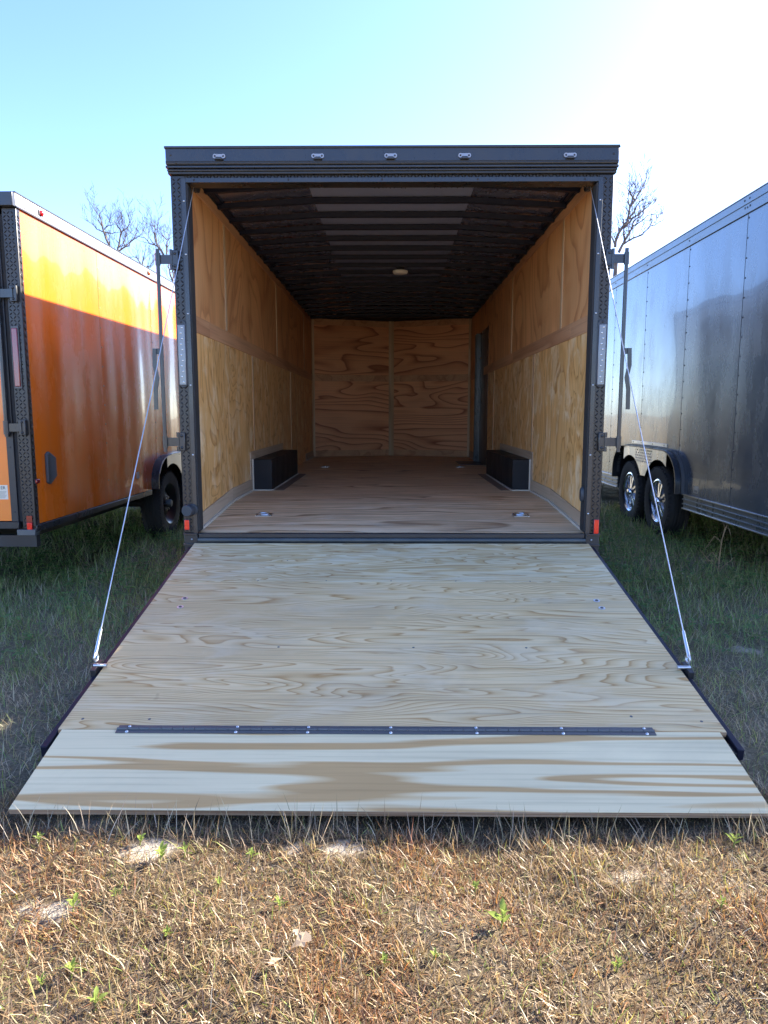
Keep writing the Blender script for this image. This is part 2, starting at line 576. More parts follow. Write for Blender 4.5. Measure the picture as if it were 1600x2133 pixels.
# ------------------------------------------------------------------ shared builders
def treadbars(b, u0, u1, w0, w1, place, pitch=.023, L=.0145, W=.0046, H=.004):
    """raised lozenges of tread plate; place(u, w, h) -> world point"""
    nu = max(1, int((u1 - u0) / pitch))
    nw = int((w1 - w0) / pitch)
    for i in range(nu):
        for j in range(nw):
            u = u0 + (i + .5) * (u1 - u0) / nu
            w = w0 + (j + .5) * pitch
            s = 1 if (i + j) % 2 else -1
            du, dw = math.cos(R(45)), s * math.sin(R(45))
            pu, pw = -dw, du
            e0 = place(u - du * L, w - dw * L, 0)
            e1 = place(u + du * L, w + dw * L, 0)
            a0 = place(u + pu * W, w + pw * W, 0)
            a1 = place(u - pu * W, w - pw * W, 0)
            t0 = place(u - du * L * .45, w - dw * L * .45, H)
            t1 = place(u + du * L * .45, w + dw * L * .45, H)
            b.add([e0, a0, e1, a1, t0, t1], [(0, 4, 1), (1, 4, 5), (1, 5, 2), (2, 5, 3), (3, 5, 4), (3, 4, 0)])
    return b


def tyre_mesh(r, w, rim_r):
    h = w / 2
    prof = [(rim_r, h * .78), (rim_r + .012, h * .92), (r * .80, h), (r * .93, h * .97), (r * .985, h * .80), (r, h * .62)]
    # tread grooves
    for k in (.42, .14):
        prof += [(r, h * (k + .07)), (r - .009, h * (k + .05)), (r - .009, h * (k - .05)), (r, h * (k - .07))]
    prof += [(a, -x) for a, x in prof[::-1]]
    b = B().lathe(prof, 48)
    for i in range(48):          # shoulder lugs
        t = 2 * math.pi * i / 48
        for s in (-1, 1):
            c = Vector((s * h * .86, math.cos(t) * r * .968, math.sin(t) * r * .968))
            rad = Vector((0, math.cos(t), math.sin(t)))
            tan = Vector((0, -math.sin(t), math.cos(t)))
            b.ob(c, Vector((h * .10, 0, 0)), tan * .012, rad * .008)
    return b


def steel_rim(out, r):
    """black stamped wheel, outer face towards out (+1/-1 along X)"""
    s = out
    b = B().lathe([(r, s * .085), (r + .012, s * .098), (r - .004, s * .092), (r - .03, s * .055), (r * .72, s * .030), (r * .45, s * .055), (r * .30, s * .058), (0.001, s * .058)], 36)
    b.lathe([(r, s * .085), (r - .01, -s * .09)], 36)
    return b


def star_rim(out, r):
    s = out
    b = B().lathe([(r, -s * .09), (r, s * .080), (r + .012, s * .096), (r - .006, s * .100), (r - .022, s * .085), (r - .03, s * .03), (r - .03, -s * .08)], 40)
    for k in range(5):
        t = 2 * math.pi * k / 5 + .3
        ra = Vector((0, math.cos(t), math.sin(t)))
        ta = Vector((0, -math.sin(t), math.cos(t)))
        X = Vector((s, 0, 0))
        for q in (-1, 1):
            i0 = ra * .035 + ta * q * .012
            o0 = ra * (r - .02) + ta * q * .042
            wv = ta * q * .013
            pts = [i0 + X * .085 - wv, i0 + X * .085 + wv, o0 + X * .070 + wv, o0 + X * .070 - wv,
                   i0 + X * .045 - wv * 1.3, i0 + X * .045 + wv * 1.3, o0 + X * .035 + wv * 1.3, o0 + X * .035 - wv * 1.3]
            b.add(pts, [(0, 1, 2, 3), (4, 7, 6, 5), (0, 4, 5, 1), (1, 5, 6, 2), (2, 6, 7, 3), (3, 7, 4, 0)])
    return b


def add_wheel(parent, loc, out, r, rim_r, style, width=.205):
    w = link('wheel', None, parent, loc)
    tyre_mesh(r, width, rim_r).build('tyre', M['rubber'], w, loc, smooth=35)
    if style == 'star':
        star_rim(out, rim_r).build('rim', M['chrome'], w, loc, smooth=30)
        B().lathe([(rim_r - .03, -out * .03), (.02, -out * .03)], 30).build('brake_drum', M['black'], w, loc)
        B().lathe([(.042, out * .06), (.042, out * .105), (.034, out * .118), (.001, out * .122)], 20).build('hub_cap', M['chrome'], w, loc)
    else:
        steel_rim(out, rim_r).build('rim', M['black'], w, loc, smooth=40)
        b = B().lathe([(.042, out * .058), (.040, out * .10), (.034, out * .112), (.001, out * .114)], 20)
        b.build('hub_cap', M['hinge'], w, loc)
        b = B()
        for k in range(6):
            t = math.pi * k / 3
            b.cyl((out * .055, math.cos(t) * .07, math.sin(t) * .07), (out * .072, math.cos(t) * .07, math.sin(t) * .07), .010, n=6)
        b.build('lug_nuts', M['steel'], w, loc, kind='stuff')
    return w


def arch_fn(y0, y1, z0, ztop, rad):
    """wheel opening: flat top with rounded shoulders; returns lower edge of the siding"""
    def f(y):
        if y <= y0 or y >= y1:
            return z0
        d = min(y - y0, y1 - y)
        if d >= rad:
            return ztop
        q = 1 - d / rad
        return ztop - (ztop - z0) * .78 * (1 - math.sqrt(max(0, 1 - q ** 2.2)))
    return f


def siding_panel(y0, y1, z0, z1, X, th, low=None):
    """one sheet of siding on plane X (thickness th towards +X or -X), lower edge cut by low(y)"""
    ys = [y0, y1] if low is None else list(np.linspace(y0, y1, 41))
    b = B()
    vs_, fs_ = [], []
    for y in ys:
        lo = z0 if low is None else max(z0, low(y))
        for x in (X, X + th):
            vs_ += [(x, y, lo), (x, y, z1)]
    for i in range(len(ys) - 1):
        a, c = i * 4, (i + 1) * 4
        fs_ += [(a, c, c + 1, a + 1), (a + 2, a + 3, c + 3, c + 2), (a + 1, c + 1, c + 3, a + 3), (a, a + 2, c + 2, c)]
    e = (len(ys) - 1) * 4
    fs_ += [(0, 1, 3, 2), (e, e + 2, e + 3, e + 1)]
    return b.add(vs_, fs_)


def fender(b, low, y0, y1, X0, X1, th=.012, n=44):
    """flared lip following the wheel arch between X0 (wall) and X1 (outer)"""
    pts = []
    for i in range(n + 1):
        t = i / n
        y = y0 + (y1 - y0) * (0.5 - 0.5 * math.cos(math.pi * t))
        pts.append((y, low(min(max(y, y0 + 1e-4), y1 - 1e-4))))
    pts = [(y0, low(y0) - .0)] + pts + [(y1, low(y1))]
    cy = (y0 + y1) / 2
    cz = .45
    vs_, fs_ = [], []
    for (y, z) in pts:
        d = Vector((y - cy, z - cz))
        d.normalize()
        for (X, o) in ((X0, 0), (X1, 0), (X1, th), (X0, th)):
            vs_.append((X, y + d.x * o, z + d.y * o))
    for i in range(len(pts) - 1):
        a, c = i * 4, (i + 1) * 4
        for k in range(4):
            k2 = (k + 1) % 4
            fs_.append((a + k, c + k, c + k2, a + k2))
    return b.add(vs_, fs_)


def wheel_skirt(b, ya, yb, hubs, hubz, rad, ztop, zlow, X, th=.006):
    """plate between the wheels: hangs from the arch and is cut round each tyre"""
    ys = np.linspace(ya, yb, 61)
    vs_, fs_ = [], []
    for y in ys:
        cut = zlow
        for h in hubs:
            d = abs(y - h)
            if d < rad:
                cut = max(cut, hubz + math.sqrt(rad * rad - d * d))
        cut = min(cut, ztop - .004)
        for x in (X, X + th):
            vs_ += [(x, y, cut), (x, y, ztop)]
    for i in range(len(ys) - 1):
        a, c = i * 4, (i + 1) * 4
        fs_ += [(a, c, c + 1, a + 1), (a + 2, a + 3, c + 3, c + 2), (a, a + 2, c + 2, c), (a + 1, c + 1, c + 3, a + 3)]
    return b.add(vs_, fs_)


def screw_rows(rows, nrm, r=.0055, h=.003, n=6):
    b = B()
    for p in rows:
        b.dome(p, nrm, r, h, n)
    return b


def cam_bar(parent, sx, xbar, y, z0, z1, plate_z, post_x, handle_z, hx, mat):
    """bar lock: upright rod, two hinge brackets, pull handle"""
    rod = B().cyl((xbar, y, z0), (xbar, y, z1), .0115, n=14).build('lock_bar', mat, parent)
    for zc in plate_z:
        b = B()
        b.box(min(xbar, post_x) - .004, max(xbar, post_x) + .004, y + .004, y + .010, zc - .026, zc + .026)
        b.build('bracket_arm', mat, rod, bevel=.001)
        B().cyl((xbar, y, zc - .034), (xbar, y, zc + .034), .0155, n=14).build('bracket_sleeve', mat, rod)
        b = B()
        for (q0, q1) in ((-.058, -.028), (-.026, .026), (.028, .058)):
            b.cyl((post_x, y + .012, zc + q0), (post_x, y + .012, zc + q1), .009, n=10)
        b.build('hinge_knuckle', mat, rod)
        pc = post_x - sx * .030
        B().box(min(post_x, pc - sx * .012), max(post_x, pc - sx * .012), y + .012, y + .024, zc - .056, zc + .056).build('hinge_plate', mat, rod, bevel=.004)
        for q in (-.036, .036):
            B().dome((pc + sx * .008, y + .012, zc + q), (0, -1, 0), .0095, .009, 10).build('bolt', mat, rod)
    zt = handle_z[1]
    B().box(min(xbar, hx), max(xbar, hx), y - .006, y + .006, zt - .034, zt).build('handle_clamp', mat, rod, bevel=.002)
    zb = handle_z[0]
    pts = [(hx, zt), (hx + .004 * sx, zt - .10), (hx - .010 * sx, zt - .17), (hx + .003 * sx, zt - .24), (hx + .005 * sx, zb)]
    b = B()
    for i in range(len(pts) - 1):
        (xa, za), (xb, zb_) = pts[i], pts[i + 1]
        w = .0115
        b.add([(xa - w, y - .014, za), (xa + w, y - .014, za), (xb + w, y - .014, zb_), (xb - w, y - .014, zb_),
               (xa - w, y - .004, za), (xa + w, y - .004, za), (xb + w, y - .004, zb_), (xb - w, y - .004, zb_)],
              [(0, 1, 2, 3), (4, 7, 6, 5), (0, 3, 7, 4), (1, 5, 6, 2)] + ([(0, 4, 5, 1)] if i == 0 else []) + ([(2, 6, 7, 3)] if i == len(pts) - 2 else []))
    b.build('pull_handle', mat, rod)
    return rod


# ------------------------------------------------------------------ open cargo trailer
RY = 4.41            # rear face
HW = 1.29            # outer half width
IW = 1.215           # inner half width
FZ = .605            # floor level
DY = 5.445           # where the floor starts to drop towards the rear
SZ = .533            # floor level at the rear sill
NY, NC = 11.2, 11.62 # front wall at the sides and at the centre of the nose

T = thing('cargo_trailer', (0, 7.6, 0), 'black framed enclosed cargo trailer with rear ramp down and empty plywood interior', 'trailer')

# floor
fl = B().box(-HW + .02, HW - .02, DY + .002, NC + .05, FZ - .12, FZ - .02).build('floor', M['black'], T)
b = B()
b.prism([(RY + .04, SZ - .10), (DY, FZ - .12), (DY, FZ - .02), (RY + .04, SZ - .02)], 'x', -IW + .01, IW - .01)
b.build('floor_frame', M['black'], fl)
ys = [DY, 6.66, 7.88, 9.10, 10.32, NY]
for i in range(len(ys) - 1):
    B().box(-IW, IW, ys[i] + .001, ys[i + 1] - .001, FZ - .018, FZ).build('floor_panel', M['floor'], fl)
b = B()
b.prism([(-IW, NY + .001), (IW, NY + .001), (0, NC)], 'z', FZ - .018, FZ - .001)
b.build('floor_panel', M['floor'], fl)
b = B()
b.prism([(RY + .035, SZ - .018), (DY - .001, FZ - .018), (DY - .001, FZ), (RY + .035, SZ)], 'x', -IW, IW)
b.build('floor_panel', M['floor'], fl)


def floor_z(y):
    return FZ if y >= DY else SZ + (FZ - SZ) * (y - RY) / (DY - RY)


# side walls inside
def inner_wall(s, low_seams, up_seams, door=None):
    """s = -1 / +1 side"""
    X0, X1 = s * IW, s * (IW + .010)
    w = B().box(min(s * (IW + .014), s * (HW - .02)), max(s * (IW + .014), s * (HW - .02)), RY + .115, NY, .46, 2.74).build('side_wall', M['black'], T)

    def pan(y0, y1, z0, z1, mat):
        B().box(min(X0, X1), max(X0, X1), y0 + .0015, y1 - .0015, z0, z1).build('plywood_panel', mat, w)
    lo = [RY + .085] + low_seams + [NY]
    up = [RY + .085] + up_seams + [NY]
    for seams, z0, z1, mt in ((lo, .50, 1.820, M['wall_low']), (up, 1.823, 2.705, M['wall_up'])):
        for a, c in zip(seams[:-1], seams[1:]):
            if door and a < door[1] - .01 and c > door[0] + .01:
                if a < door[0]:
                    pan(a, door[0], z0, z1, mt)
                if c > door[1]:
                    pan(door[1], c, z0, z1, mt)
                if z1 > door[2]:
                    pan(max(a, door[0]), min(c, door[1]), max(z0, door[2]), z1, mt)
            else:
                pan(a, c, z0, z1, mt)
    xb0, xb1 = s * (IW - .006), s * IW
    mn, mx = min(xb0, xb1) + (.0005 if s < 0 else 0), max(xb0, xb1) - (.0005 if s > 0 else 0)

    def strip(y0, y1, z0, z1, mat, nm='batten', t=0.0):
        B().box(mn - (t if s > 0 else 0), mx + (t if s < 0 else 0), y0, y1, z0, z1).build(nm, mat, w, bevel=.001)
    hy = [RY + .085, 4.9 if s < 0 else 5.0, 7.3, 9.6, NY]
    for a, c in zip(hy[:-1], hy[1:]):
        if door and a < door[1] and c > door[0]:
            strip(a + .001, door[0] - .001, 1.770, 1.872, M['band'], 'seam_band')
            strip(door[1] + .04, c - .001, 1.770, 1.872, M['band'], 'seam_band') if c > door[1] + .05 else None
            if c <= door[1]:
                hy[hy.index(c)] = door[1]
            continue
        strip(a + .001, c - .001, 1.770, 1.872, M['band'], 'seam_band')
    for y in low_seams:
        if not (door and door[0] < y < door[1]):
            strip(y - .024, y + .024, .708 if abs(y - 7.1) > .9 else .952, 1.768, M['batten'])
    for y in up_seams:
        if not (door and door[0] - .1 < y < door[1] + .1):
            strip(y - .024, y + .024, 1.874, 2.62, M['batten'])
    for a, c in ((RY + .085, 6.6), (6.602, 9.1), (9.102, NY)):
        if door and c > door[1]:
            c = door[0]
        strip(a, c, 2.622, 2.700, M['band'], 'top_band')
    # base trim along the floor, following the dropped tail
    xt0, xt1 = s * (IW - .009), s * (IW - .0005)
    for (a, c) in ((RY + .09, 5.30), (5.302, DY), (DY + .001, 6.178), (8.04, 9.19), (10.22, NY)):
        if not door and a > 8.1 and c < NY:
            c = 10.2
        pb = B()
        pb.prism([(a, floor_z(a)), (c, floor_z(c)), (c, floor_z(c) + .10), (a, floor_z(a) + .10)], 'x', min(xt0, xt1), max(xt0, xt1))
        pb.build('base_trim', M['base_trim'], w, bevel=.001)
        pb = B()
        pb.prism([(a, floor_z(a)), (c, floor_z(c)), (c, floor_z(c) + .016), (a, floor_z(a) + .016)], 'x', min(xt0, xt0 - s * .014), max(xt0, xt0 - s * .014))
        pb.build('cove_strip', M['cove'], w)
    # black roof rail at the top of the wall
    B().box(min(s * (IW - .05), s * (IW - .001)), max(s * (IW - .05), s * (IW - .001)), RY + .12, NY, 2.703, 2.742).build('roof_rail', M['bow'], w, bevel=.004)
    return w


WL = inner_wall(-1, [6.40, 8.80], [5.42, 7.80, 10.20])
WR = inner_wall(1, [6.25, 8.65], [5.30, 7.45], door=(9.20, 10.18, 2.36))

# front wall of the nose: two flat panels meeting at a centre post
FW = B()
for s in (-1, 1):
    a, c = Vector((s * IW, NY + .03, 0)), Vector((0, NC + .03, 0))
    d = (c - a)
    nrm = Vector((d.y, -d.x, 0)).normalized()
    m = (a + c) / 2
    FW.ob((m.x, m.y, 1.60), d / 2, nrm * .01, (0, 0, 1.14))
FW = FW.build('front_wall', M['black'], T)
for s in (-1, 1):
    a, c = Vector((s * IW, NY, 0)), Vector((0, NC, 0))
    d = (c - a)
    L = d.length
    d.normalize()
    nrm = Vector((d.y, -d.x, 0))
    if nrm.y > 0:
        nrm = -nrm

    def fpan(t0, t1, z0, z1, off, th, mat, nm):
        m = a + d * ((t0 + t1) / 2) * L + nrm * off
        B().ob((m.x, m.y, (z0 + z1) / 2), d * (t1 - t0) * L / 2, nrm * th, (0, 0, (z1 - z0) / 2)).build(nm, mat, FW)
    fpan(0.004, .996, .606, 1.818, 0, .005, M['wall_front'], 'plywood_panel')
    fpan(0.004, .996, 1.822, 2.70, 0, .005, M['wall_front'], 'plywood_panel')
    fpan(.030, .964, 1.770, 1.868, .0085, .003, M['band'], 'seam_band')
    fpan(.030, .964, .608, .700, .0085, .003, M['band'], 'base_trim')
    fpan(.030, .964, 2.61, 2.70, .0085, .003, M['band'], 'top_band')
    fpan(.0, .029, .608, 2.70, .010, .004, M['batten'], 'batten')
    fpan(.965, 1.0, .608, 2.705, .011, .004, M['batten'], 'batten')

# side door at the front right
D = B().box(IW + .030, IW + .040, 9.235, 10.12, .54, 2.33).build('side_door', M['wall_front'], T, label='side door with black jamb in the right-hand wall')
B().box(IW - .045, IW + .045, 10.122, 10.175, .50, 2.358).build('door_jamb', M['black_gloss'], D, bevel=.003)
B().box(IW - .004, IW + .045, 9.205, 9.233, .50, 2.358).build('door_jamb', M['black_gloss'], D, bevel=.003)
B().box(IW - .004, IW + .045, 9.234, 10.121, 2.332, 2.357).build('door_head', M['black_gloss'], D, bevel=.003)
B().cyl((IW - .05, 10.15, .61), (IW - .05, 10.15, 2.34), .009, n=10).build('door_edge_rod', M['hinge'], D)
B().box(.90, IW - .01, 9.42, 10.12, FZ + .0005, FZ + .006).build('step_plate', M['black'], D)
B().box(IW + .010, IW + .029, 9.95, 10.04, 1.40, 1.62).build('latch_box', M['black'], D, bevel=.004)
B().dome((IW + .012, 9.99, 2.02), (-1, 0, 0), .018, .02, 10).build('latch_knob', M['chrome'], D)
B().box(IW + .014, IW + .028, 9.97, 10.0, 2.12, 2.24).build('latch_bar', M['chrome'], D, bevel=.003)

# ceiling: flat centre sheet, two sloped buckled side sheets, bows
CE = B().box(-.02, .02, RY + .13, NC - .02, 2.768, 2.772).build('ceiling', M['bow'], T)


def ceil_z(x):
    return 2.752 if abs(x) <= .54 else 2.752 - .040 * (abs(x) - .54) / (IW - .54)


B().prism([(-IW, NY + .002), (IW, NY + .002), (0, NC + .02)], 'z', 2.715, 2.756).build('roof_sheet', M['bow'], CE)
b = B().box(-.545, .545, RY + .125, NY + .001, 2.7535, 2.757)
b.build('roof_sheet', M['ceil_mid'], CE)
for s in (-1, 1):
    nu, nv = 10, 150
    vs_, fs_ = [], []
    for j in range(nv + 1):
        y = RY + .125 + (NY - RY - .125) * j / nv
        for i in range(nu + 1):
            x = .54 + (IW - .54) * i / nu
            buck = .006 * math.sin(y * 17.2 + 2.4 * math.sin(x * 5 + s)) * math.sin(math.pi * i / nu) + .003 * math.sin(y * 41 + x * 7)
            vs_.append((s * x, y, ceil_z(x) + .004 + buck * .4))
    for j in range(nv):
        for i in range(nu):
            k = j * (nu + 1) + i
            fs_.append((k, k + 1, k + nu + 2, k + nu + 1))
    B().add(vs_, fs_).build('roof_sheet', M['ceil'], CE, smooth=80)
nb = 18
for k in range(nb):
    y = 4.86 + .363 * k
    b = B()
    xs = [-IW + .012, -.54, 0, .54, IW - .012]
    vs_, fs_ = [], []
    for x in xs:
        z = ceil_z(x) - .004
        for (yy, zz) in ((y - .021, z), (y - .021, z - .036), (y + .021, z - .036), (y + .021, z)):
            vs_.append((x, yy, zz))
    for i in range(4):
        a, c = i * 4, (i + 1) * 4
        for q in range(4):
            q2 = (q + 1) % 4
            fs_.append((a + q, c + q, c + q2, a + q2))
    fs_ += [(0, 1, 2, 3), (16, 19, 18, 17)]
    b.add(vs_, fs_).build('roof_bow', M['bow'], CE, bevel=.003)
lt = B().lathe([(.001, 0), (.075, 0), (.078, .012), (.066, .030), (.03, .036), (.001, .037)], 32)
lt.v = [(y, z, -x) for (x, y, z) in lt.v]
lt.build('dome_light', M['lamp_white'], T, (.09, 7.585, 2.708))
B().box(.05, .13, 7.545, 7.625, 2.708, 2.752).build('lamp_mount', M['bow'], CE)

# rear corner posts
for s in (-1, 1):
    x0, x1 = s * 1.203, s * HW
    po = B().box(min(x0, x1), max(x0, x1), RY, RY + .115, .535, 2.645).build('rear_post', M['tread'], T, bevel=.004)
    treadbars(B(), 1.228, 1.286, .54, 2.64, lambda u, w, h: (s * u, RY - .0003 - h, w)).build('tread_bars', M['tread'], po, kind='stuff', smooth=0)
    xa, xb = s * 1.199, s * 1.226
    B().box(min(xa, xb), max(xa, xb), RY - .010, RY - .0005, .535, 2.628).build('door_frame_strip', M['black_gloss'], po, bevel=.0015)
    xa, xb = s * 1.190, s * 1.2015
    B().box(min(xa, xb), max(xa, xb), RY - .004, RY + .09, .545, 2.60).build('door_seal', M['rubber'], po, bevel=.002)
    screw_rows([(s * 1.2125, RY - .010, z) for z in (.66, 1.02, 1.44, 1.86, 2.2, 2.5)], (0, -1, 0), .006, .004, 8).build('screws', M['steel'], po, kind='stuff')
    # tail lamp
    xc = s * 1.254
    def rr(w, z0, z1, n=10):
        pts = []
        for (cz, a0) in ((z1 - w, 0), (z0 + w, math.pi)):
            for k in range(n + 1):
                t = a0 + math.pi * k / n
                pts.append((xc + w * math.cos(t), cz + w * math.sin(t)))
        return pts
    tl = B().prism(rr(.030, 1.425, 1.825), 'y', RY - .014, RY - .0028).build('tail_light', M['plastic'], T, bevel=.003)
    B().box(xc - .022, xc + .022, RY - .024, RY - .0142, 1.440, 1.795).build('lens', M['clear'], tl, bevel=.004)
    b = B()
    for k in range(11):
        b.dome((xc + .004 * (-1) ** k, RY - .0242, 1.458 + k * .032), (0, -1, 0), .0055, .003, 8)
    b.build('led_dots', M['led'], tl, kind='stuff')
    B().dome((xc, RY - .0142, 1.811), (0, -1, 0), .007, .004, 8).build('screw', M['screw'], tl)
    # reflector
    z0, z1 = (.556, .617) if s < 0 else (.535, .622)
    rx = s * 1.266
    rf = B().box(rx - .0175, rx + .0175, RY - .007, RY - .0022, z0 - .003, z1 + .003).build('reflector', M['plastic'], T)
    B().box(rx - .0145, rx + .0145, RY - .012, RY - .0072, z0, z1).build('lens', M['red'], rf, bevel=.002)
    # foot of the post
    ft = B().box(min(s * 1.203, s * 1.288), max(s * 1.203, s * 1.288), RY - .004, RY + .10, .400, .5345).build('post_foot', M['black'], T, bevel=.003)
    for zc in (.528, .463, .412):
        B().box(min(s * 1.205, s * 1.29), max(s * 1.205, s * 1.29), RY - .016, RY - .0042, zc - .006, zc + .006).build('ridge', M['black_gloss'], ft, bevel=.002)
    screw_rows([(s * 1.24, RY - .0042, .495), (s * 1.215, RY - .0042, .440)], (0, -1, 0), .006, .005, 8).build('screws', M['steel'], ft, kind='stuff')

# round plug holder on the left post, wiring grommet on the right
pl = B().cyl((-1.228, RY - .001, .683), (-1.228, RY - .022, .683), .034, n=24).build('plug_holder', M['plastic'], T, bevel=.003)
B().cyl((-1.243, RY - .022, .681), (-1.252, RY - .058, .679), .037, .035, n=24).build('plug_cap', M['plastic'], pl, bevel=.004)
gb = B()
gb.lathe([(.001, 0), (.042, 0), (.042, .010), (.034, .018), (.001, .019)], 20)
gb.v = [(-x, y * .6, z * 1.15) for x, y, z in gb.v]
gb.build('wiring_cap', M['plastic'], T, (1.189, RY + .035, .775))

# rear header
hd = B().box(-1.302, 1.302, RY - .045, RY + .12, 2.690, 2.786).build('header', M['black_gloss'], T, bevel=.006)
B().box(-1.306, 1.306, RY - .052, RY + .11, 2.776, 2.790).build('header_cap_lip', M['black'], hd, bevel=.003)
B().box(-1.300, 1.300, RY - .0475, RY - .0455, 2.698, 2.704).build('header_groove', M['black'], hd)
B().box(-1.300, 1.300, RY - .051, RY - .0455, 2.704, 2.708).build('header_bead', M['black_gloss'], hd, bevel=.0015)
B().box(-1.306, 1.306, RY - .034, RY + .10, 2.676, 2.6895).build('drip_rail', M['black_gloss'], hd, bevel=.003)
B().box(-1.298, 1.298, RY - .020, RY + .10, 2.646, 2.6755).build('header_step', M['black'], hd, bevel=.003)
B().cyl((-1.298, RY - .026, 2.664), (1.298, RY - .026, 2.664), .0055, n=10).build('header_bead', M['black_gloss'], hd)
B().box(-1.2025, 1.2025, RY + .003, RY + .11, 2.606, 2.6455).build('header_beam', M['tread'], hd)
B().box(-1.2265, 1.2265, RY - .009, RY + .0025, 2.603, 2.629).build('door_frame_strip', M['black_gloss'], hd, bevel=.0015)
treadbars(B(), -1.2, 1.2, 2.629, 2.650, lambda u, w, h: (u, RY + .0025 - h * 1.4, w), pitch=.0195).build('tread_bars', M['tread'], hd, kind='stuff', smooth=0)
screw_rows([(x, RY - .009, 2.617) for x in (-1.15, -.6, -.055, .5, 1.12)], (0, -1, 0), .006, .004, 8).build('screws', M['screw'], hd, kind='stuff')
screw_rows([(s * 1.27, RY - .0455, 2.742) for s in (-1, 1)] + [(-1.24, RY - .0455, 2.700)], (0, -1, 0), .006, .004, 8).build('screws', M['screw'], hd, kind='stuff')
for x in (-.99, -.423, -.005, .418, 1.02):
    ml = B()
    ml.box(x - .020, x + .020, RY - .053, RY - .0455, 2.722, 2.744)
    ml.cyl((x - .024, RY - .0455, 2.733), (x - .024, RY - .0535, 2.733), .0125, n=14)
    ml.cyl((x + .024, RY - .0455, 2.733), (x + .024, RY - .0535, 2.733), .0125, n=14)
    ml = ml.build('marker_light', M['marker_grey'], T)
    B().prism([(x - .026, 2.712), (x + .026, 2.712), (x + .015, 2.726), (x - .015, 2.726)], 'y', RY - .066, RY - .0455).build('lens', M['plastic'], ml, bevel=.003)
    for q in (-1, 1):
        B().dome((x + q * .024, RY - .0535, 2.733), (0, -1, 0), .006, .003, 8).build('screw', M['screw'], ml)

# sill and spring tube
sl = B().box(-1.195, 1.195, RY - .012, RY + .034, .506, .5325).build('sill', M['black'], T, bevel=.003)
B().cyl((-1.196, RY - .022, .494), (1.196, RY - .022, .494), .0135, n=12).build('sill_seal', M['seal'], sl)
B().box(-1.20, 1.20, RY - .016, RY + .03, .440, .479).build('sill_beam', M['black'], sl)
tb = B().cyl((-1.19, RY + .155, 2.645), (1.19, RY + .155, 2.645), .018, n=14).build('spring_tube', M['black'], T)
for s in (-1, 1):
    B().cyl((s * 1.165, RY + .155, 2.645), (s * 1.195, RY + .155, 2.645), .052, n=22).build('cable_drum', M['black_gloss'], tb, bevel=.006)
B().tube([(-.14 + .004 * i, RY + .155 + .026 * math.cos(i * 1.1), 2.645 + .026 * math.sin(i * 1.1)) for i in range(60)], .004, 6).build('spring_coil', M['black'], tb)
B().tube([(.2 + .006 * i, RY + .155 + .026 * math.cos(i * 1.1), 2.645 + .026 * math.sin(i * 1.1)) for i in range(130)], .004, 6).build('spring_coil', M['black'], tb)

# bar locks folded out at both sides
for s in (-1, 1):
    cam_bar(T, s, s * 1.372, RY - .034, 1.04, 2.225, (1.10, 2.168), s * 1.297, (1.295, 1.655), s * 1.41, M['black_gloss'])

# wheel boxes inside
for s, xi in ((-1, 1.037), (1, 1.052)):
    wb = B().box(min(s * xi, s * (IW - .0002)), max(s * xi, s * (IW - .0002)), 6.25, 7.97, FZ, .875).build('wheel_box', M['box_black'], T, bevel=.004)
    xa, xb = s * (IW - .008), s * (IW - .0005)
    mn, mx = min(xa, xb), max(xa, xb)
    B().box(mn, mx, 6.18, 8.04, .8755, .945).build('trim_strip', M['base_trim'], wb, bevel=.001)
    B().box(mn, mx, 6.18, 6.248, FZ, .875).build('trim_strip', M['base_trim'], wb, bevel=.001)
    B().box(mn, mx, 7.972, 8.04, FZ, .875).build('trim_strip', M['base_trim'], wb, bevel=.001)
    xa, xb = s * xi, s * (xi - .095)
    B().box(min(xa, xb), max(xa, xb), 6.26, 7.97, FZ + .0003, FZ + .0035).build('floor_strip', M['floor_tape'], wb)
    xb = s * (xi - .014)
    B().box(min(xa, xb), max(xa, xb), 6.236, 7.97, FZ + .0036, FZ + .010).build('sealant_bead', M['cove'], wb)
    B().box(min(s * xi, s * IW), max(s * xi, s * IW), 6.232, 6.2495, FZ + .0003, FZ + .009).build('sealant_bead', M['cove'], wb)
    B().box(min(s * (IW - .02), s * (IW - .009)), max(s * (IW - .02), s * (IW - .009)), 6.238, 6.2495, FZ + .01, .878).build('sealant_bead', M['cove'], wb)

# tie-down rings let into the floor
for (x, y) in ((-.885, 4.96), (.90, 4.96), (-.83, 9.05), (.87, 9.05)):
    z = floor_z(y)
    k = (FZ - SZ) / (DY - RY) if y < DY else 0
    dn = B()
    dn.ob((x, y, z + .0015), (.055, 0, 0), (0, .047, .047 * k), (0, 0, .0012))
    dn = dn.build('tie_down_ring', M['steel'], T)
    ring = B()
    ring.tube([(x + .036 * math.cos(t), y + .030 * math.sin(t), z + .0075 + .030 * math.sin(t) * k) for t in np.linspace(0, 2 * math.pi, 25)], .0065, 8, caps=False)
    ring.build('ring', M['steel'], dn)
    B().ob((x, y + .002, z + .0032), (.026, 0, 0), (0, .020, .02 * k), (0, 0, .0005)).build('recess_cup', M['screw'], dn)
    screw_rows([(x + a, y + c, z + .0025 + c * k) for a in (-.045, .045) for c in (-.038, .038)], (0, 0, 1), .006, .003, 8).build('screws', M['screw'], dn, kind='stuff')

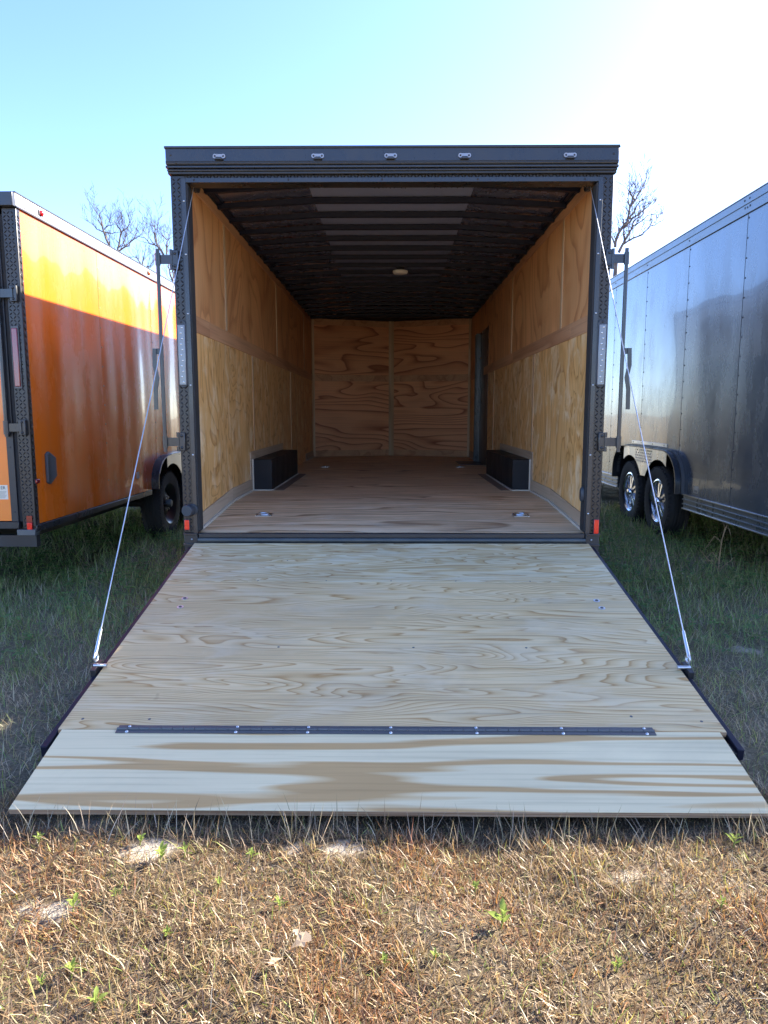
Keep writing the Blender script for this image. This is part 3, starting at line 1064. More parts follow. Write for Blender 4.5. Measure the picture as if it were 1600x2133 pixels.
# outside of the open trailer: siding, roof, nose, frame, wheels
main_low = arch_fn(6.22, 8.0, .46, .86, .36)
for s in (-1, 1):
    sw = B().box(min(s * 1.262, s * 1.268), max(s * 1.262, s * 1.268), RY + .12, NY, .9, 2.70).build('outer_wall', M['black'], T)
    yy = [RY + .118, 5.62, 6.84, 8.06, 9.28, 10.5, NY]
    for a, c in zip(yy[:-1], yy[1:]):
        siding_panel(a + .0015, c - .0015, .46, 2.69, s * 1.270, s * .012, main_low).build('siding_panel', M['charcoal'], sw)
    b = B()
    for y in yy[1:-1]:
        for k in range(13):
            b.dome((s * 1.282, y - .02, .95 + k * .14), (s, 0, 0), .005, .003, 6)
    b.build('screws', M['screw'], sw, kind='stuff')
    B().box(min(s * 1.20, s * 1.292), max(s * 1.20, s * 1.292), RY + .121, NY, 2.692, 2.775).build('side_rail', M['black_gloss'], sw, bevel=.006)
    xw = s * (1.294)
    fender(B(), main_low, 6.22, 8.0, s * 1.268, s * 1.33).build('fender', M['black_gloss'], sw, smooth=50)
    for hy in (6.68, 7.54):
        add_wheel(T, (s * 1.16, hy, .335), s, .335, .195, 'steel')
rf = B()
rf.prism([(-1.29, 2.778), (1.29, 2.778), (.54, 2.795), (-.54, 2.795)], 'y', RY + .125, NY)
rf.build('roof', M['charcoal'], T)
b = B()
for s in (-1, 1):
    a, c = Vector((s * HW, NY + .001, 0)), Vector((0, NC + .12, 0))
    b.ob(((a + c) / 2) + Vector((0, 0, 1.6)), (c - a) / 2, Vector(((c - a).y, -(c - a).x, 0)).normalized() * .008, (0, 0, 1.15))
b.prism([(-HW, NY + .002), (HW, NY + .002), (0, NC + .12)], 'z', 2.762, 2.776)
b.build('nose_shell', M['charcoal'], T)
b = B()
b.box(-.9, -.8, RY + .25, NY, .30, .482)
b.box(.8, .9, RY + .25, NY, .30, .482)
for y in (4.8, 5.4, 6.0, 8.2, 9.0, 9.8, 10.6):
    b.box(-.8, .8, y, y + .05, .36, .44)
for hy in (6.68, 7.54):
    b.cyl((-1.05, hy, .335), (1.05, hy, .335), .04, n=12)
b.tube([(-.85, NY, .42), (0, 13.0, .42)], .05, 6)
b.tube([(.85, NY, .42), (0, 13.0, .42)], .05, 6)
b.cyl((0, 12.7, .0), (0, 12.7, .75), .035, n=10)
b.build('chassis', M['black'], T)

# ramp door
RA = math.atan2(.479 - .131, 4.37 - 2.484)
RH = Vector((0, 4.366, .478))
rd = Vector((0, -math.cos(RA), -math.sin(RA)))      # down the ramp
rn = Vector((0, -math.sin(RA), math.cos(RA)))       # out of its surface
RL = 1.915


def rp(x, s_, h):
    return RH + rd * s_ + rn * h + Vector((x, 0, 0))


def rbox(b, x0, x1, s0, s1, h0, h1):
    return b.ob(rp((x0 + x1) / 2, (s0 + s1) / 2, (h0 + h1) / 2), (abs(x1 - x0) / 2, 0, 0), rd * (s1 - s0) / 2, rn * (h1 - h0) / 2)


b = B()
for x in (-.8, -.4, 0, .4, .8):
    rbox(b, x - .02, x + .02, .06, RL - .06, -.066, -.0215)
rbox(b, -1.205, 1.205, .01, .058, -.066, -.0215)
rbox(b, -1.214, 1.214, RL - .058, RL - .002, -.066, -.0215)
rp_frame = b.build('ramp_door', M['black'], T)
for s in (-1, 1):
    rail = rbox(B(), s * 1.218, s * 1.243, .02, RL + .085, -.058, -.014).build('side_channel', M['bow'], rp_frame, bevel=.003)
rbox(B(), -1.2415, 1.2415, RL + .03, RL + .083, -.062, -.03).build('end_channel', M['black'], rp_frame, bevel=.003)
s_joint = .585
rbox(B(), -1.214, 1.214, 0, s_joint - .001, -.019, 0).build('deck_panel', M['ramp1'], rp_frame, bevel=.0012)
rbox(B(), -1.214, 1.214, s_joint + .001, RL, -.019, -.001).build('deck_panel', M['ramp2'], rp_frame, bevel=.0012)
rbox(B(), -1.213, 1.213, RL + .0005, RL + .0025, -.0185, -.0015).build('plywood_edge', M['ply_edge'], rp_frame)
# flap hinged to the end of the deck
FA = R(13.0)
FO = rp(0, RL + .005, .002)
fd = Vector((0, -math.cos(FA), -math.sin(FA)))
fn = Vector((0, -math.sin(FA), math.cos(FA)))
FL = .392


def fbox(b, x0, x1, s0, s1, h0, h1):
    return b.ob(FO + fd * (s0 + s1) / 2 + fn * (h0 + h1) / 2 + Vector(((x0 + x1) / 2, 0, 0)), (abs(x1 - x0) / 2, 0, 0), fd * (s1 - s0) / 2, fn * (h1 - h0) / 2)


fbox(B(), -1.197, 1.187, 0, FL, -.019, 0).build('ramp_flap', M['flap'], rp_frame, bevel=.0012)
fbox(B(), -1.196, 1.186, FL - .0005, FL + .0012, -.0185, -.0012).build('plywood_edge', M['ply_edge'], rp_frame)
# piano hinge
rbox(B(), -.995, .952, RL - .021, RL - .001, .0005, .003).build('hinge_leaf', M['hinge'], rp_frame)
fbox(B(), -.995, .952, .005, .021, .0005, .003).build('hinge_leaf', M['hinge'], rp_frame)
b = B()
for i in range(48):
    x = -.995 + 1.947 * i / 48
    c = FO + fn * .004
    b.cyl((x + .001, c.y, c.z), (x + 1.947 / 48 - .001, c.y, c.z), .0055, n=8)
b.build('hinge_barrel', M['hinge'], rp_frame, kind='stuff')
for x in (-.955, -.56, -.30, -.0, .31, .62, .92):
    B().dome(rp(x, RL - .014, .003), rn, .0055, .004, 10).build('screw', M['steel'], rp_frame)
    B().dome(FO + fd * .014 + fn * .003 + Vector((x, 0, 0)), fn, .0062, .004, 10).build('screw', M['steel'], rp_frame)
for (x, s_) in ((-1.055, .80), (-1.05, .90), (1.042, .815), (1.045, .90)):
    bo = B().cyl(rp(x, s_, -.0005), rp(x, s_, .0022), .0165, n=18).build('bolt_head', M['steel'], rp_frame)
    B().dome(rp(x, s_, .0022), rn, .009, .005, 10).build('bolt_nut', M['hinge'], bo)
b = B()
for (x, s_) in ((-.72, .57), (-.35, .57), (0, .57), (.35, .57), (.75, .57), (-.5, 1.3), (.1, 1.3), (.6, 1.3), (-.9, 1.85), (.9, 1.82), (-1.15, 1.85), (1.15, 1.85), (.2, .3), (-.6, .28)):
    b.dome(rp(x, s_, -.0008), rn, .006, .0016, 8)
b.build('screws', M['hinge'], rp_frame, kind='stuff')
# lifting cables
for s in (-1, 1):
    p0 = Vector((s * 1.180, RY + .11, 2.625))
    p1 = rp(s * 1.238, 1.486, .058)
    pm = [p0.lerp(p1, t) + Vector((0, 0, -.02 * math.sin(math.pi * t))) for t in np.linspace(0, 1, 12)]
    cb = B().tube(pm, .0026, 8).build('lift_cable', M['cable'], T)
    B().tube([pm[-2].lerp(pm[-1], .55), pm[-2].lerp(pm[-1], .85), pm[-1]], [.0065, .0075, .0075], 10).build('swage_fitting', M['steel'], cb)
    e = rp(s * 1.238, 1.486, .03)
    B().tube([e + Vector((s * .0, .018 * math.cos(t), .02 + .018 * math.sin(t))) for t in np.linspace(0, 2 * math.pi, 13)], .005, 6, caps=False).build('shackle', M['steel'], cb)
    B().cyl(rp(s * 1.195, 1.486, .012), rp(s * 1.250, 1.486, .012), .008, n=10).build('anchor_pin', M['steel'], cb)
    rbox(B(), s * 1.228, s * 1.250, 1.44, 1.53, -.02, .014).build('anchor_bracket', M['black'], cb, bevel=.002)

# ------------------------------------------------------------------ orange trailer on the left
OX, OY0, OY1, OZ0, OZ1 = -2.385, 4.75, 10.7, .485, 2.64
OW = 2.14
O = thing('cargo_trailer', (OX - OW / 2, 7.7, 0), 'bright orange enclosed cargo trailer with black trim, closed, tandem black wheels', 'trailer')
O.rotation_euler.z = R(-0.8)
O.location.x += .05
olow = arch_fn(7.02, 8.86, OZ0 + .05, .845, .36)
ob_ = B()
ob_.box(OX - OW + .02, OX - .012, OY0 + .05, OY1, .93, OZ1 - .03)
ob_.box(OX - OW + .02, OX - .012, OY0 + .05, 7.0, .50, .929)
ob_.box(OX - OW + .02, OX - .012, 8.88, OY1, .50, .929)
ob_.box(OX - OW + .32, OX - .32, 7.001, 8.879, .40, .929)
ob_ = ob_.build('body_shell', M['black'], O)
yy = [OY0 + .012, 5.97, 7.19, 8.41, 9.63, OY1]
for a, c in zip(yy[:-1], yy[1:]):
    siding_panel(a + .0025, c - .0025, OZ0 + .045, OZ1 - .075, OX - .006, .006, olow).build('siding_panel', M['orange'], ob_)
    siding_panel(a + .0025, c - .0025, OZ0 + .045, OZ1 - .075, OX - OW + .006, -.006, olow).build('siding_panel', M['orange'], ob_)
b = B()
for y in [OY0 + .028] + yy[1:-1]:
    for k in range(12):
        b.dome((OX, y + .014, .72 + k * .155), (1, 0, 0), .0075, .0045, 6)
b.build('screws', M['screw_pale'], ob_, kind='stuff')
tr = B().box(OX - .05, OX + .012, OY0 - .012, OY1, OZ1 - .074, OZ1 + .004).build('roof_rail', M['rail_grey'], O, bevel=.004)
B().box(OX - .05, OX + .016, OY0 - .014, OY1, OZ1 + .0045, OZ1 + .012).build('rail_cap', M['black'], tr)
B().box(OX - .02, OX + .015, OY0 - .01, OY1, OZ1 - .081, OZ1 - .0745).build('rail_bead', M['black'], tr)
screw_rows([(OX + .012, OY0 + .10 + .305 * k, OZ1 - .058) for k in range(19)], (1, 0, 0), .006, .004, 6).build('screws', M['screw'], tr, kind='stuff')
B().box(OX - OW - .012, OX - OW + .05, OY0 - .012, OY1, OZ1 - .074, OZ1 + .004).build('roof_rail', M['rail_grey'], O)
b = B()
b.prism([(OX - OW + .02, OZ1 + .0005), (OX - .052, OZ1 + .0005), (OX - OW / 2, OZ1 + .03)], 'y', OY0, OY1)
b.build('roof', M['charcoal'], O)
B().box(OX - .05, OX + .008, OY0, 7.0, OZ0, OZ0 + .044).build('bottom_rail', M['black_gloss'], O, bevel=.003)
B().box(OX - .05, OX + .008, 8.88, OY1, OZ0, OZ0 + .044).build('bottom_rail', M['black_gloss'], O, bevel=.003)
for yv, mt in ((5.06, 'red'), (7.14, 'amber')):
    mk = B().box(OX + .012, OX + .017, yv - .032, yv + .032, OZ1 - .050, OZ1 - .022).build('marker_light', M['plastic'], O)
    B().dome((OX + .017, yv, OZ1 - .036), (1, 0, 0), .020, .016, 14).build('lens', M[mt], mk)
mk = B().box(OX + .001, OX + .008, OY0 + .012, OY0 + .055, .806, .838).build('marker_light', M['plastic'], O)
B().box(OX + .008, OX + .022, OY0 + .010, OY0 + .058, .808, .836).build('lens', M['red_dark'], mk, bevel=.005)
# louvred side vent
vt = B()
vt.prism([(4.925, .80), (4.955, .785), (5.05, .835), (5.05, .965), (4.955, 1.012), (4.925, .995)], 'x', OX + .0005, OX + .022)
vt = vt.build('side_vent', M['vent'], O, bevel=.005)
for k in range(14):
    B().box(OX + .0225, OX + .026, 4.928, 4.962, .808 + k * .0135, .815 + k * .0135).build('louvre', M['plastic'], vt)
B().box(OX + .0005, OX + .002, 6.62, 6.69, .675, .735).build('sticker', M['paper'], O)
# fender, wheel plate and wheels
fe = fender(B(), olow, 7.02, 8.86, OX - .005, OX + .075).build('fender', M['black_gloss'], O, smooth=50)
B().box(OX + .0755, OX + .080, 7.42, 8.46, .846, .862).build('fender_trim', M['alu'], fe, bevel=.001)
fender(B(), olow, 7.04, 8.84, OX + .0752, OX + .080, th=.006).build('fender_lip', M['alu'], fe, smooth=50)
wheel_skirt(B(), 7.36, 8.52, (7.52, 8.38), .335, .42, .846, .60, OX + .045).build('wheel_plate', M['alu'], fe)
for hy in (7.52, 8.38):
    add_wheel(O, (OX - .085, hy, .335), 1, .345, .20, 'steel')
    add_wheel(O, (OX - OW + .085, hy, .335), -1, .345, .20, 'steel')
b = B()
for hy in (7.52, 8.38):
    b.cyl((OX - OW + .15, hy, .335), (OX - .15, hy, .335), .04, n=12)
b.box(OX - .5, OX - .42, OY0 + .1, OY1, .32, .4995)
b.box(OX - OW + .42, OX - OW + .5, OY0 + .1, OY1, .32, .4995)
b.tube([(OX - .46, OY1, .42), (OX - OW / 2, OY1 + 1.2, .42)], .05, 6)
b.tube([(OX - OW + .46, OY1, .42), (OX - OW / 2, OY1 + 1.2, .42)], .05, 6)
b.cyl((OX - OW / 2, OY1 + 1.1, 0), (OX - OW / 2, OY1 + 1.1, .7), .035, n=10)
b.build('chassis', M['black'], O)
# rear end: posts, frame, closed ramp door, bar lock
for s, xc in ((1, OX), (-1, OX - OW)):
    xa, xb = xc + s * .004, xc - s * .088
    po = B().box(min(xa, xb), max(xa, xb), OY0, OY0 + .049, OZ0 + .02, OZ1 - .082).build('rear_post', M['tread'], O, bevel=.004)
    treadbars(B(), .008, .082, OZ0 + .03, OZ1 - .09, lambda u, w, h: (xc - s * u, OY0 - .0003 - h, w)).build('tread_bars', M['tread'], po, kind='stuff', smooth=0)
    treadbars(B(), .004, .046, OZ0 + .03, OZ1 - .09, lambda u, w, h: (xc + s * (.0043 + h), OY0 + u, w)).build('tread_bars', M['tread'], po, kind='stuff', smooth=0)
    xa, xb = xc - s * .108, xc - s * .155
    B().box(min(xa, xb), max(xa, xb), OY0 - .010, OY0 + .02, OZ0 + .07, OZ1 - .12).build('door_frame_strip', M['black'], po, bevel=.002)
    xa, xb = xc - s * .0885, xc - s * .1075
    B().box(min(xa, xb), max(xa, xb), OY0 + .006, OY0 + .02, OZ0 + .07, OZ1 - .12).build('door_seal', M['rubber'], po)
    # tail lamp with red lens in a bright bezel
    xl = xc - s * .050
    tl = B().box(xl - .026, xl + .026, OY0 - .010, OY0 - .0028, 1.43, 1.83).build('tail_light', M['hinge'], O, bevel=.012)
    B().box(xl - .019, xl + .019, OY0 - .018, OY0 - .0102, 1.445, 1.815).build('lens', M['red_dark'], tl, bevel=.007)
    xl = xc - s * .038
    rr_ = B().box(xl - .019, xl + .019, OY0 - .006, OY0 - .0026, .50, .595).build('reflector', M['red_dark'], O)
    B().box(xl - .017, xl + .017, OY0 - .011, OY0 - .0062, .502, .547).build('lens', M['red'], rr_, bevel=.002)
    B().box(min(xc + s * .004, xc - s * .12), max(xc + s * .004, xc - s * .12), OY0 - .02, OY0 + .04, OZ0 - .022, OZ0 + .018).build('post_foot', M['hinge'], O, bevel=.003)
od = B().box(OX - OW + .1555, OX - .1555, OY0 - .004, OY0 + .03, OZ0 + .075, OZ1 - .12).build('rear_door', M['orange_door'], O)
B().box(OX - OW + .108, OX - .108, OY0 - .012, OY0 + .03, OZ0 + .022, OZ0 + .069).build('door_bottom_rail', M['black'], od, bevel=.003)
B().box(OX - OW + .108, OX - .108, OY0 - .012, OY0 + .03, OZ1 - .119, OZ1 - .083).build('door_top_rail', M['black'], od, bevel=.003)
screw_rows([(OX - .13, OY0 - .010, z) for z in (.62, 1.05, 1.2, 2.3)], (0, -1, 0), .006, .004, 8).build('screws', M['screw'], od, kind='stuff')
B().box(OX - OW, OX + .002, OY0 - .005, OY0 + .045, OZ0 - .10, OZ0 - .023).build('rear_bumper', M['black'], O)
B().box(OX - OW - .008, OX + .010, OY0 - .045, OY0 + .05, OZ1 - .081, OZ1 + .004).build('rear_header', M['black_gloss'], O, bevel=.004)
cbx = OX - .135
rod = B().cyl((cbx, OY0 - .03, 1.12), (cbx, OY0 - .03, OZ1 - .14), .0135, n=14).build('lock_bar', M['black_gloss'], O)
for zc in (1.18, 2.03):
    B().cyl((cbx, OY0 - .03, zc - .045), (cbx, OY0 - .03, zc + .045), .019, n=14).build('bracket_sleeve', M['black_gloss'], rod)
    B().box(cbx + .012, OX - .035, OY0 - .033, OY0 - .027, zc - .026, zc + .026).build('bracket_arm', M['black_gloss'], rod)
    B().box(OX - .060, OX - .012, OY0 - .026, OY0 - .0028, zc - .05, zc + .05).build('hinge_plate', M['black_gloss'], rod, bevel=.004)
    for q in (-.034, .034):
        B().dome((OX - .034, OY0 - .026, zc + q), (0, -1, 0), .009, .008, 10).build('bolt', M['black'], rod)
B().box(cbx - .10, cbx - .01, OY0 - .035, OY0 - .025, 1.68, 1.72).build('handle_clamp', M['black_gloss'], rod, bevel=.002)
B().tube([(cbx - .08, OY0 - .045, 1.95), (cbx - .03, OY0 - .05, 1.87), (cbx - .01, OY0 - .05, 1.80)], .012, 8).build('pull_handle', M['black_gloss'], rod)
# warning label on the door; its end reads ER, the fine print below
lb = B().box(OX - .40, OX - .170, OY0 - .0058, OY0 - .0045, .705, .80).build('warning_label', M['paper'], O)
cu = bpy.data.curves.new('lettering', 'FONT')
cu.body = 'ER'
cu.size = .030
cu.extrude = .0004
cu.align_x = 'RIGHT'
tmp = bpy.data.objects.new('lettering', cu)
col.objects.link(tmp)
dg = bpy.context.evaluated_depsgraph_get()
tm = bpy.data.meshes.new_from_object(tmp.evaluated_get(dg))
bpy.data.objects.remove(tmp)
tm.materials.clear()
tm.materials.append(M['ink'])
tm.transform(Matrix.Translation((OX - .184, OY0 - .0063, .772)) @ Matrix.Rotation(R(90), 4, 'X'))
tm.name = 'lettering'
link('lettering', tm, lb)
b = B()
for k in range(8):
    b.box(OX - .225 - .01 * (k % 3), OX - .178 - .004 * (k % 4), OY0 - .0064, OY0 - .006, .757 - k * .0062, .7595 - k * .0062)
b.build('fine_print', M['ink_pale'], lb, kind='stuff')

# ------------------------------------------------------------------ grey-blue trailer on the right
GXf, GY0, GY1, GZ0, GZ1 = 2.80, 4.33, 13.9, .365, 2.96
GW = 2.64
G = thing('cargo_trailer', (GXf + GW / 2, 8.2, 0), 'metallic grey-blue enclosed cargo trailer with dark screw seams and star-spoke alloy wheels', 'trailer')
glow = arch_fn(6.90, 8.86, GZ0 + .14, .90, .40)
gb_ = B()
gb_.box(GXf + .012, GXf + GW - .012, GY0 + .02, GY1, .96, GZ1 - .02)
gb_.box(GXf + .012, GXf + GW - .012, GY0 + .02, 6.88, .42, .959)
gb_.box(GXf + .012, GXf + GW - .012, 8.88, GY1, .42, .959)
gb_.box(GXf + .33, GXf + GW - .33, 6.881, 8.879, .42, .959)
gb_ = gb_.build('body_shell', M['black'], G)
yy = [GY0 + .002, 4.82, 5.94, 7.05, 8.17, 9.28, 10.4, 11.5, 12.6, GY1]
for a, c in zip(yy[:-1], yy[1:]):
    siding_panel(a + .0045, c - .0045, GZ0 + .15, GZ1 - .138, GXf + .006, -.006, glow).build('siding_panel', M['grey'], gb_)
    siding_panel(a + .0045, c - .0045, GZ0 + .15, GZ1 - .138, GXf + GW - .006, .006, glow).build('siding_panel', M['grey'], gb_)
siding = B().box(GXf + .03, GXf + GW - .03, GY0, GY0 + .018, .5, GZ1 - .1).build('rear_door', M['grey'], G)
b = B()
for y in yy[1:-1]:
    zz = GZ1 - .17
    while zz > (.95 if 6.9 < y < 8.86 else .55):
        b.dome((GXf, y - .016, zz), (-1, 0, 0), .008, .0045, 6)
        zz -= .152
b.build('screws', M['screw'], gb_, kind='stuff')
tr = B().box(GXf - .010, GXf + .06, GY0 - .01, GY1, GZ1 - .136, GZ1).build('roof_rail', M['rail_blue'], G, bevel=.003)
B().box(GXf - .018, GXf + .05, GY0 - .01, GY1, GZ1 + .0005, GZ1 + .010).build('rail_cap', M['rail_grey'], tr, bevel=.002)
B().box(GXf - .0165, GXf - .0105, GY0 - .01, GY1, GZ1 - .062, GZ1 - .004).build('rail_upper_flange', M['rail_blue'], tr, bevel=.002)
B().box(GXf - .0125, GXf - .0103, GY0 - .01, GY1, GZ1 - .134, GZ1 - .100).build('rail_lower_flange', M['rail_blue'], tr, bevel=.0008)
b = B()
for y in yy[1:-1]:
    b.dome((GXf - .010, y, GZ1 - .088), (-1, 0, 0), .009, .005, 6)
for y in (5.90, 5.98):
    b.dome((GXf - .0165, y, GZ1 - .03), (-1, 0, 0), .010, .005, 6)
    b.dome((GXf - .010, y, GZ1 - .085), (-1, 0, 0), .010, .005, 6)
b.build('screws', M['screw'], tr, kind='stuff')
B().box(GXf + GW - .06, GXf + GW + .01, GY0 - .01, GY1, GZ1 - .136, GZ1).build('roof_rail', M['rail_blue'], G)
b = B()
b.prism([(GXf + .061, GZ1 - .018), (GXf + GW - .061, GZ1 - .018), (GXf + GW / 2, GZ1 + .03)], 'y', GY0, GY1)
b.build('roof', M['rail_blue'], G)
for (a, c) in ((GY0, 6.87), (8.89, GY1)):
    sk = B().box(GXf - .004, GXf + .05, a, c, GZ0, GZ0 + .148).build('skirt_rail', M['rail_blue'], G, bevel=.002)
    for zc in (.008, .052, .096, .142):
        B().box(GXf - .018, GXf - .0042, a, c, GZ0 + zc - .006, GZ0 + zc + .006).build('skirt_ridge', M['alu'] if zc in (.008, .142) else M['rail_blue'], sk, bevel=.002)
    screw_rows([(GXf - .0042, a + .2 + .3 * k, GZ0 + .074) for k in range(int((c - a - .3) / .3))], (-1, 0, 0), .008, .004, 6).build('screws', M['screw'], sk, kind='stuff')
fe = fender(B(), glow, 6.90, 8.86, GXf + .005, GXf - .085, th=.014).build('fender', M['black_gloss'], G, smooth=50)
fender(B(), glow, 6.885, 8.875, GXf - .030, GXf - .0005, th=.030).build('fender_flange', M['hinge'], fe, smooth=50)
B().box(GXf - .008, GXf - .0015, 7.35, 8.42, .932, .965).build('fender_trim', M['alu'], fe, bevel=.001)
screw_rows([(GXf - .008, y, .948) for y in (7.42, 7.75, 8.1, 8.36)], (-1, 0, 0), .008, .004, 6).build('screws', M['screw'], fe, kind='stuff')
wheel_skirt(B(), 7.22, 8.54, (7.44, 8.32), .36, .44, .902, .60, GXf - .055).build('wheel_plate', M['alu'], fe)
treadbars(B(), 7.62, 8.14, .74, .895, lambda u, w, h: (GXf - .0555 - h, u, w), pitch=.03).build('tread_bars', M['alu'], fe, kind='stuff', smooth=0)
for hy in (7.44, 8.32):
    add_wheel(G, (GXf + .055, hy, .372), -1, .362, .222, 'star', .225)
    add_wheel(G, (GXf + GW - .085, hy, .372), 1, .362, .222, 'star', .225)
b = B()
for hy in (7.44, 8.32):
    b.cyl((GXf + .12, hy, .36), (GXf + GW - .15, hy, .36), .045, n=12)
b.box(GXf + .42, GXf + .5, GY0 + .1, GY1, .27, .4195)
b.box(GXf + GW - .5, GXf + GW - .42, GY0 + .1, GY1, .27, .4195)
b.tube([(GXf + .46, GY1, .38), (GXf + GW / 2, GY1 + 1.3, .38)], .05, 6)
b.tube([(GXf + GW - .46, GY1, .38), (GXf + GW / 2, GY1 + 1.3, .38)], .05, 6)
b.cyl((GXf + GW / 2, GY1 + 1.2, 0), (GXf + GW / 2, GY1 + 1.2, .7), .035, n=10)
b.build('chassis', M['black'], G)
st = B().box(GXf - .0015, GXf - .0005, 6.56, 6.66, .545, .61).build('sticker', M['paper'], G)
B().box(GXf - .0022, GXf - .0016, 6.575, 6.645, .553, .572).build('fine_print', M['ink_pale'], st)


# ------------------------------------------------------------------ bare trees beyond the trailers
def twigs(b, p, d, L, r, depth, rr, Y):
    n = 4
    pts, rad = [p], [r]
    q = p.copy()
    dd = d.normalized()
    for i in range(n):
        dd = (dd + Vector((rr.uniform(-.35, .35), rr.uniform(-.35, .35), rr.uniform(-.12, .30)))).normalized()
        q = q + dd * (L / n)
        pts.append(q.copy())
        rad.append(max(r * (1 - .8 * (i + 1) / n), .0035))
        if depth > 0 and i >= 1:
            for _ in range(1):
                a = (dd + Vector((rr.uniform(-1, 1), rr.uniform(-1, 1), rr.uniform(-.1, .8))) * .85).normalized()
                twigs(b, q.copy(), a, L * rr.uniform(.45, .7), max(rad[-1] * .65, .004), depth - 1, rr, Y)
    b.tube(pts, rad, 5 if r > .012 else 3, caps=False)


def tree(label, Y, px0, k, z_ref, limbs, base_r, trunk_base, seed, tw=.42):
    """limbs: sketched limb lines in (right, up) decimetre-like units, given depth by wandering in Y"""
    rr = random.Random(seed)
    tx = (trunk_base[0] - px0) * k
    tz = z_ref - trunk_base[1] * k
    t = thing('bare_tree', (tx, Y, 0), label, 'tree', 'leafless trees beyond the trailers')
    b = B()
    b.tube([(tx, Y, -.1), (tx + .04, Y + .03, tz * .35), (tx - .05, Y, tz * .7), (tx, Y, tz)], [base_r * 2.2, base_r * 1.7, base_r * 1.35, base_r * 1.05], 10)
    b.build('trunk', M['bark'], t)
    b = B()
    for li, (r0, pts) in enumerate(limbs):
        P = []
        yo = 0.0
        dy = rr.uniform(-.5, .5)
        for i, (x, y) in enumerate(pts):
            P.append(Vector(((x - px0) * k, Y + yo, z_ref - y * k)))
            yo += dy * k * 14 * rr.uniform(.4, 1.2)
        # subdivide with a little wander
        S = [P[0]]
        for a, c in zip(P[:-1], P[1:]):
            m = a.lerp(c, .5) + Vector((rr.uniform(-1, 1), rr.uniform(-1, 1), rr.uniform(-1, 1))) * k * 1.6
            S += [m, c]
        n = len(S)
        rad = [max(r0 * (1 - .78 * i / (n - 1)), .008) for i in range(n)]
        b.tube(S, rad, 6, caps=False)
        for i in range(1, n):
            d = (S[i] - S[i - 1]).normalized()
            for _ in range(1 + (i % 2)):
                a = (d * .7 + Vector((rr.uniform(-1, 1), rr.uniform(-1, 1), rr.uniform(-.3, 1))) * .8).normalized()
                twigs(b, S[i].copy(), a, tw * rr.uniform(.6, 1.25) * (1.0 if i < n - 1 else 1.2), max(rad[i] * .55, .007), 2, rr, Y)
    b.build('crown', M['bark'], t)
    return t


KL = 24 / 1565
ZL = 6.81 + 495 * KL * .96


def zz(p):
    return [(x, y) for x, y in p]


tree('tallest leafless tree over the orange trailer roof, upright forked crown', 24, 815, KL, 1.27 + .2288 * 24 + 500 * KL, [
    (.036, [(226, 513), (214, 480), (212, 465), (209, 452), (199, 436)]),
    (.024, [(214, 482), (197, 475), (186, 460)]),
    (.022, [(213, 478), (223, 469), (233, 467)]),
    (.022, [(213, 482), (231, 485), (241, 483)]),
    (.034, [(241, 522), (245, 506), (253, 482), (264, 475), (272, 461)]),
    (.024, [(251, 483), (244, 473), (240, 462)]),
    (.034, [(241, 522), (257, 514), (269, 512), (279, 501), (298, 493)]),
    (.022, [(257, 511), (256, 501), (264, 485)]),
    (.034, [(241, 540), (226, 513)]), (.034, [(241, 540), (241, 522)])], .055, (241, 540), 3)
tree('small leafless tree with low spreading twigs behind the amber marker lamp of the orange trailer', 27, 815, 27 / 1560, 1.27 + .2288 * 27 + 500 * 27 / 1560, [
    (.030, [(292, 553), (284, 537), (274, 531), (265, 531)]),
    (.030, [(292, 553), (295, 534), (300, 519)]),
    (.028, [(292, 553), (310, 550), (318, 537)]),
    (.020, [(296, 560), (309, 553), (316, 546)])], .045, (292, 566), 5, tw=.36)
tree('leafless tree with crooked stems close to the left post of the open trailer', 22, 815, 22 / 1560, 1.27 + .2288 * 22 + 500 * 22 / 1560, [
    (.034, [(339, 529), (329, 514), (324, 496), (326, 480), (326, 452)]),
    (.024, [(327, 511), (310, 505), (298, 492), (284, 488)]),
    (.030, [(345, 527), (346, 501), (353, 492)]),
    (.020, [(347, 498), (336, 485)]),
    (.034, [(356, 591), (349, 566), (345, 550), (345, 527)]),
    (.026, [(356, 591), (357, 574), (354, 558)]),
    (.030, [(345, 540), (339, 529)])], .05, (356, 600), 8)
tree('leafless tree leaning over between the open trailer and the grey trailer', 17, 815, 17 / 1565, 1.27 + .2288 * 17 + 500 * 17 / 1565, [
    (.036, [(1281, 515), (1283, 495), (1290, 480), (1299, 468), (1303, 440), (1313, 425), (1321, 410), (1326, 396), (1328, 384)]),
    (.036, [(1289, 525), (1300, 502), (1297, 480), (1299, 466)]),
    (.026, [(1300, 502), (1308, 487), (1315, 473), (1325, 468), (1340, 455), (1355, 453)]),
    (.024, [(1300, 507), (1318, 496), (1337, 488), (1352, 472), (1362, 470), (1381, 459)]),
    (.026, [(1299, 475), (1312, 462), (1325, 450), (1335, 442), (1345, 434), (1356, 424), (1366, 413)]),
    (.020, [(1315, 473), (1318, 462), (1330, 453), (1342, 445)]),
    (.022, [(1308, 434), (1311, 418), (1318, 402), (1314, 385)]),
    (.020, [(1318, 423), (1309, 410), (1301, 397)]),
    (.020, [(1308, 434), (1303, 420), (1302, 409)]),
    (.022, [(1303, 460), (1318, 443), (1328, 424), (1335, 421)]),
    (.022, [(1281, 511), (1272, 497), (1266, 486)])], .045, (1284, 545), 21, tw=.20)


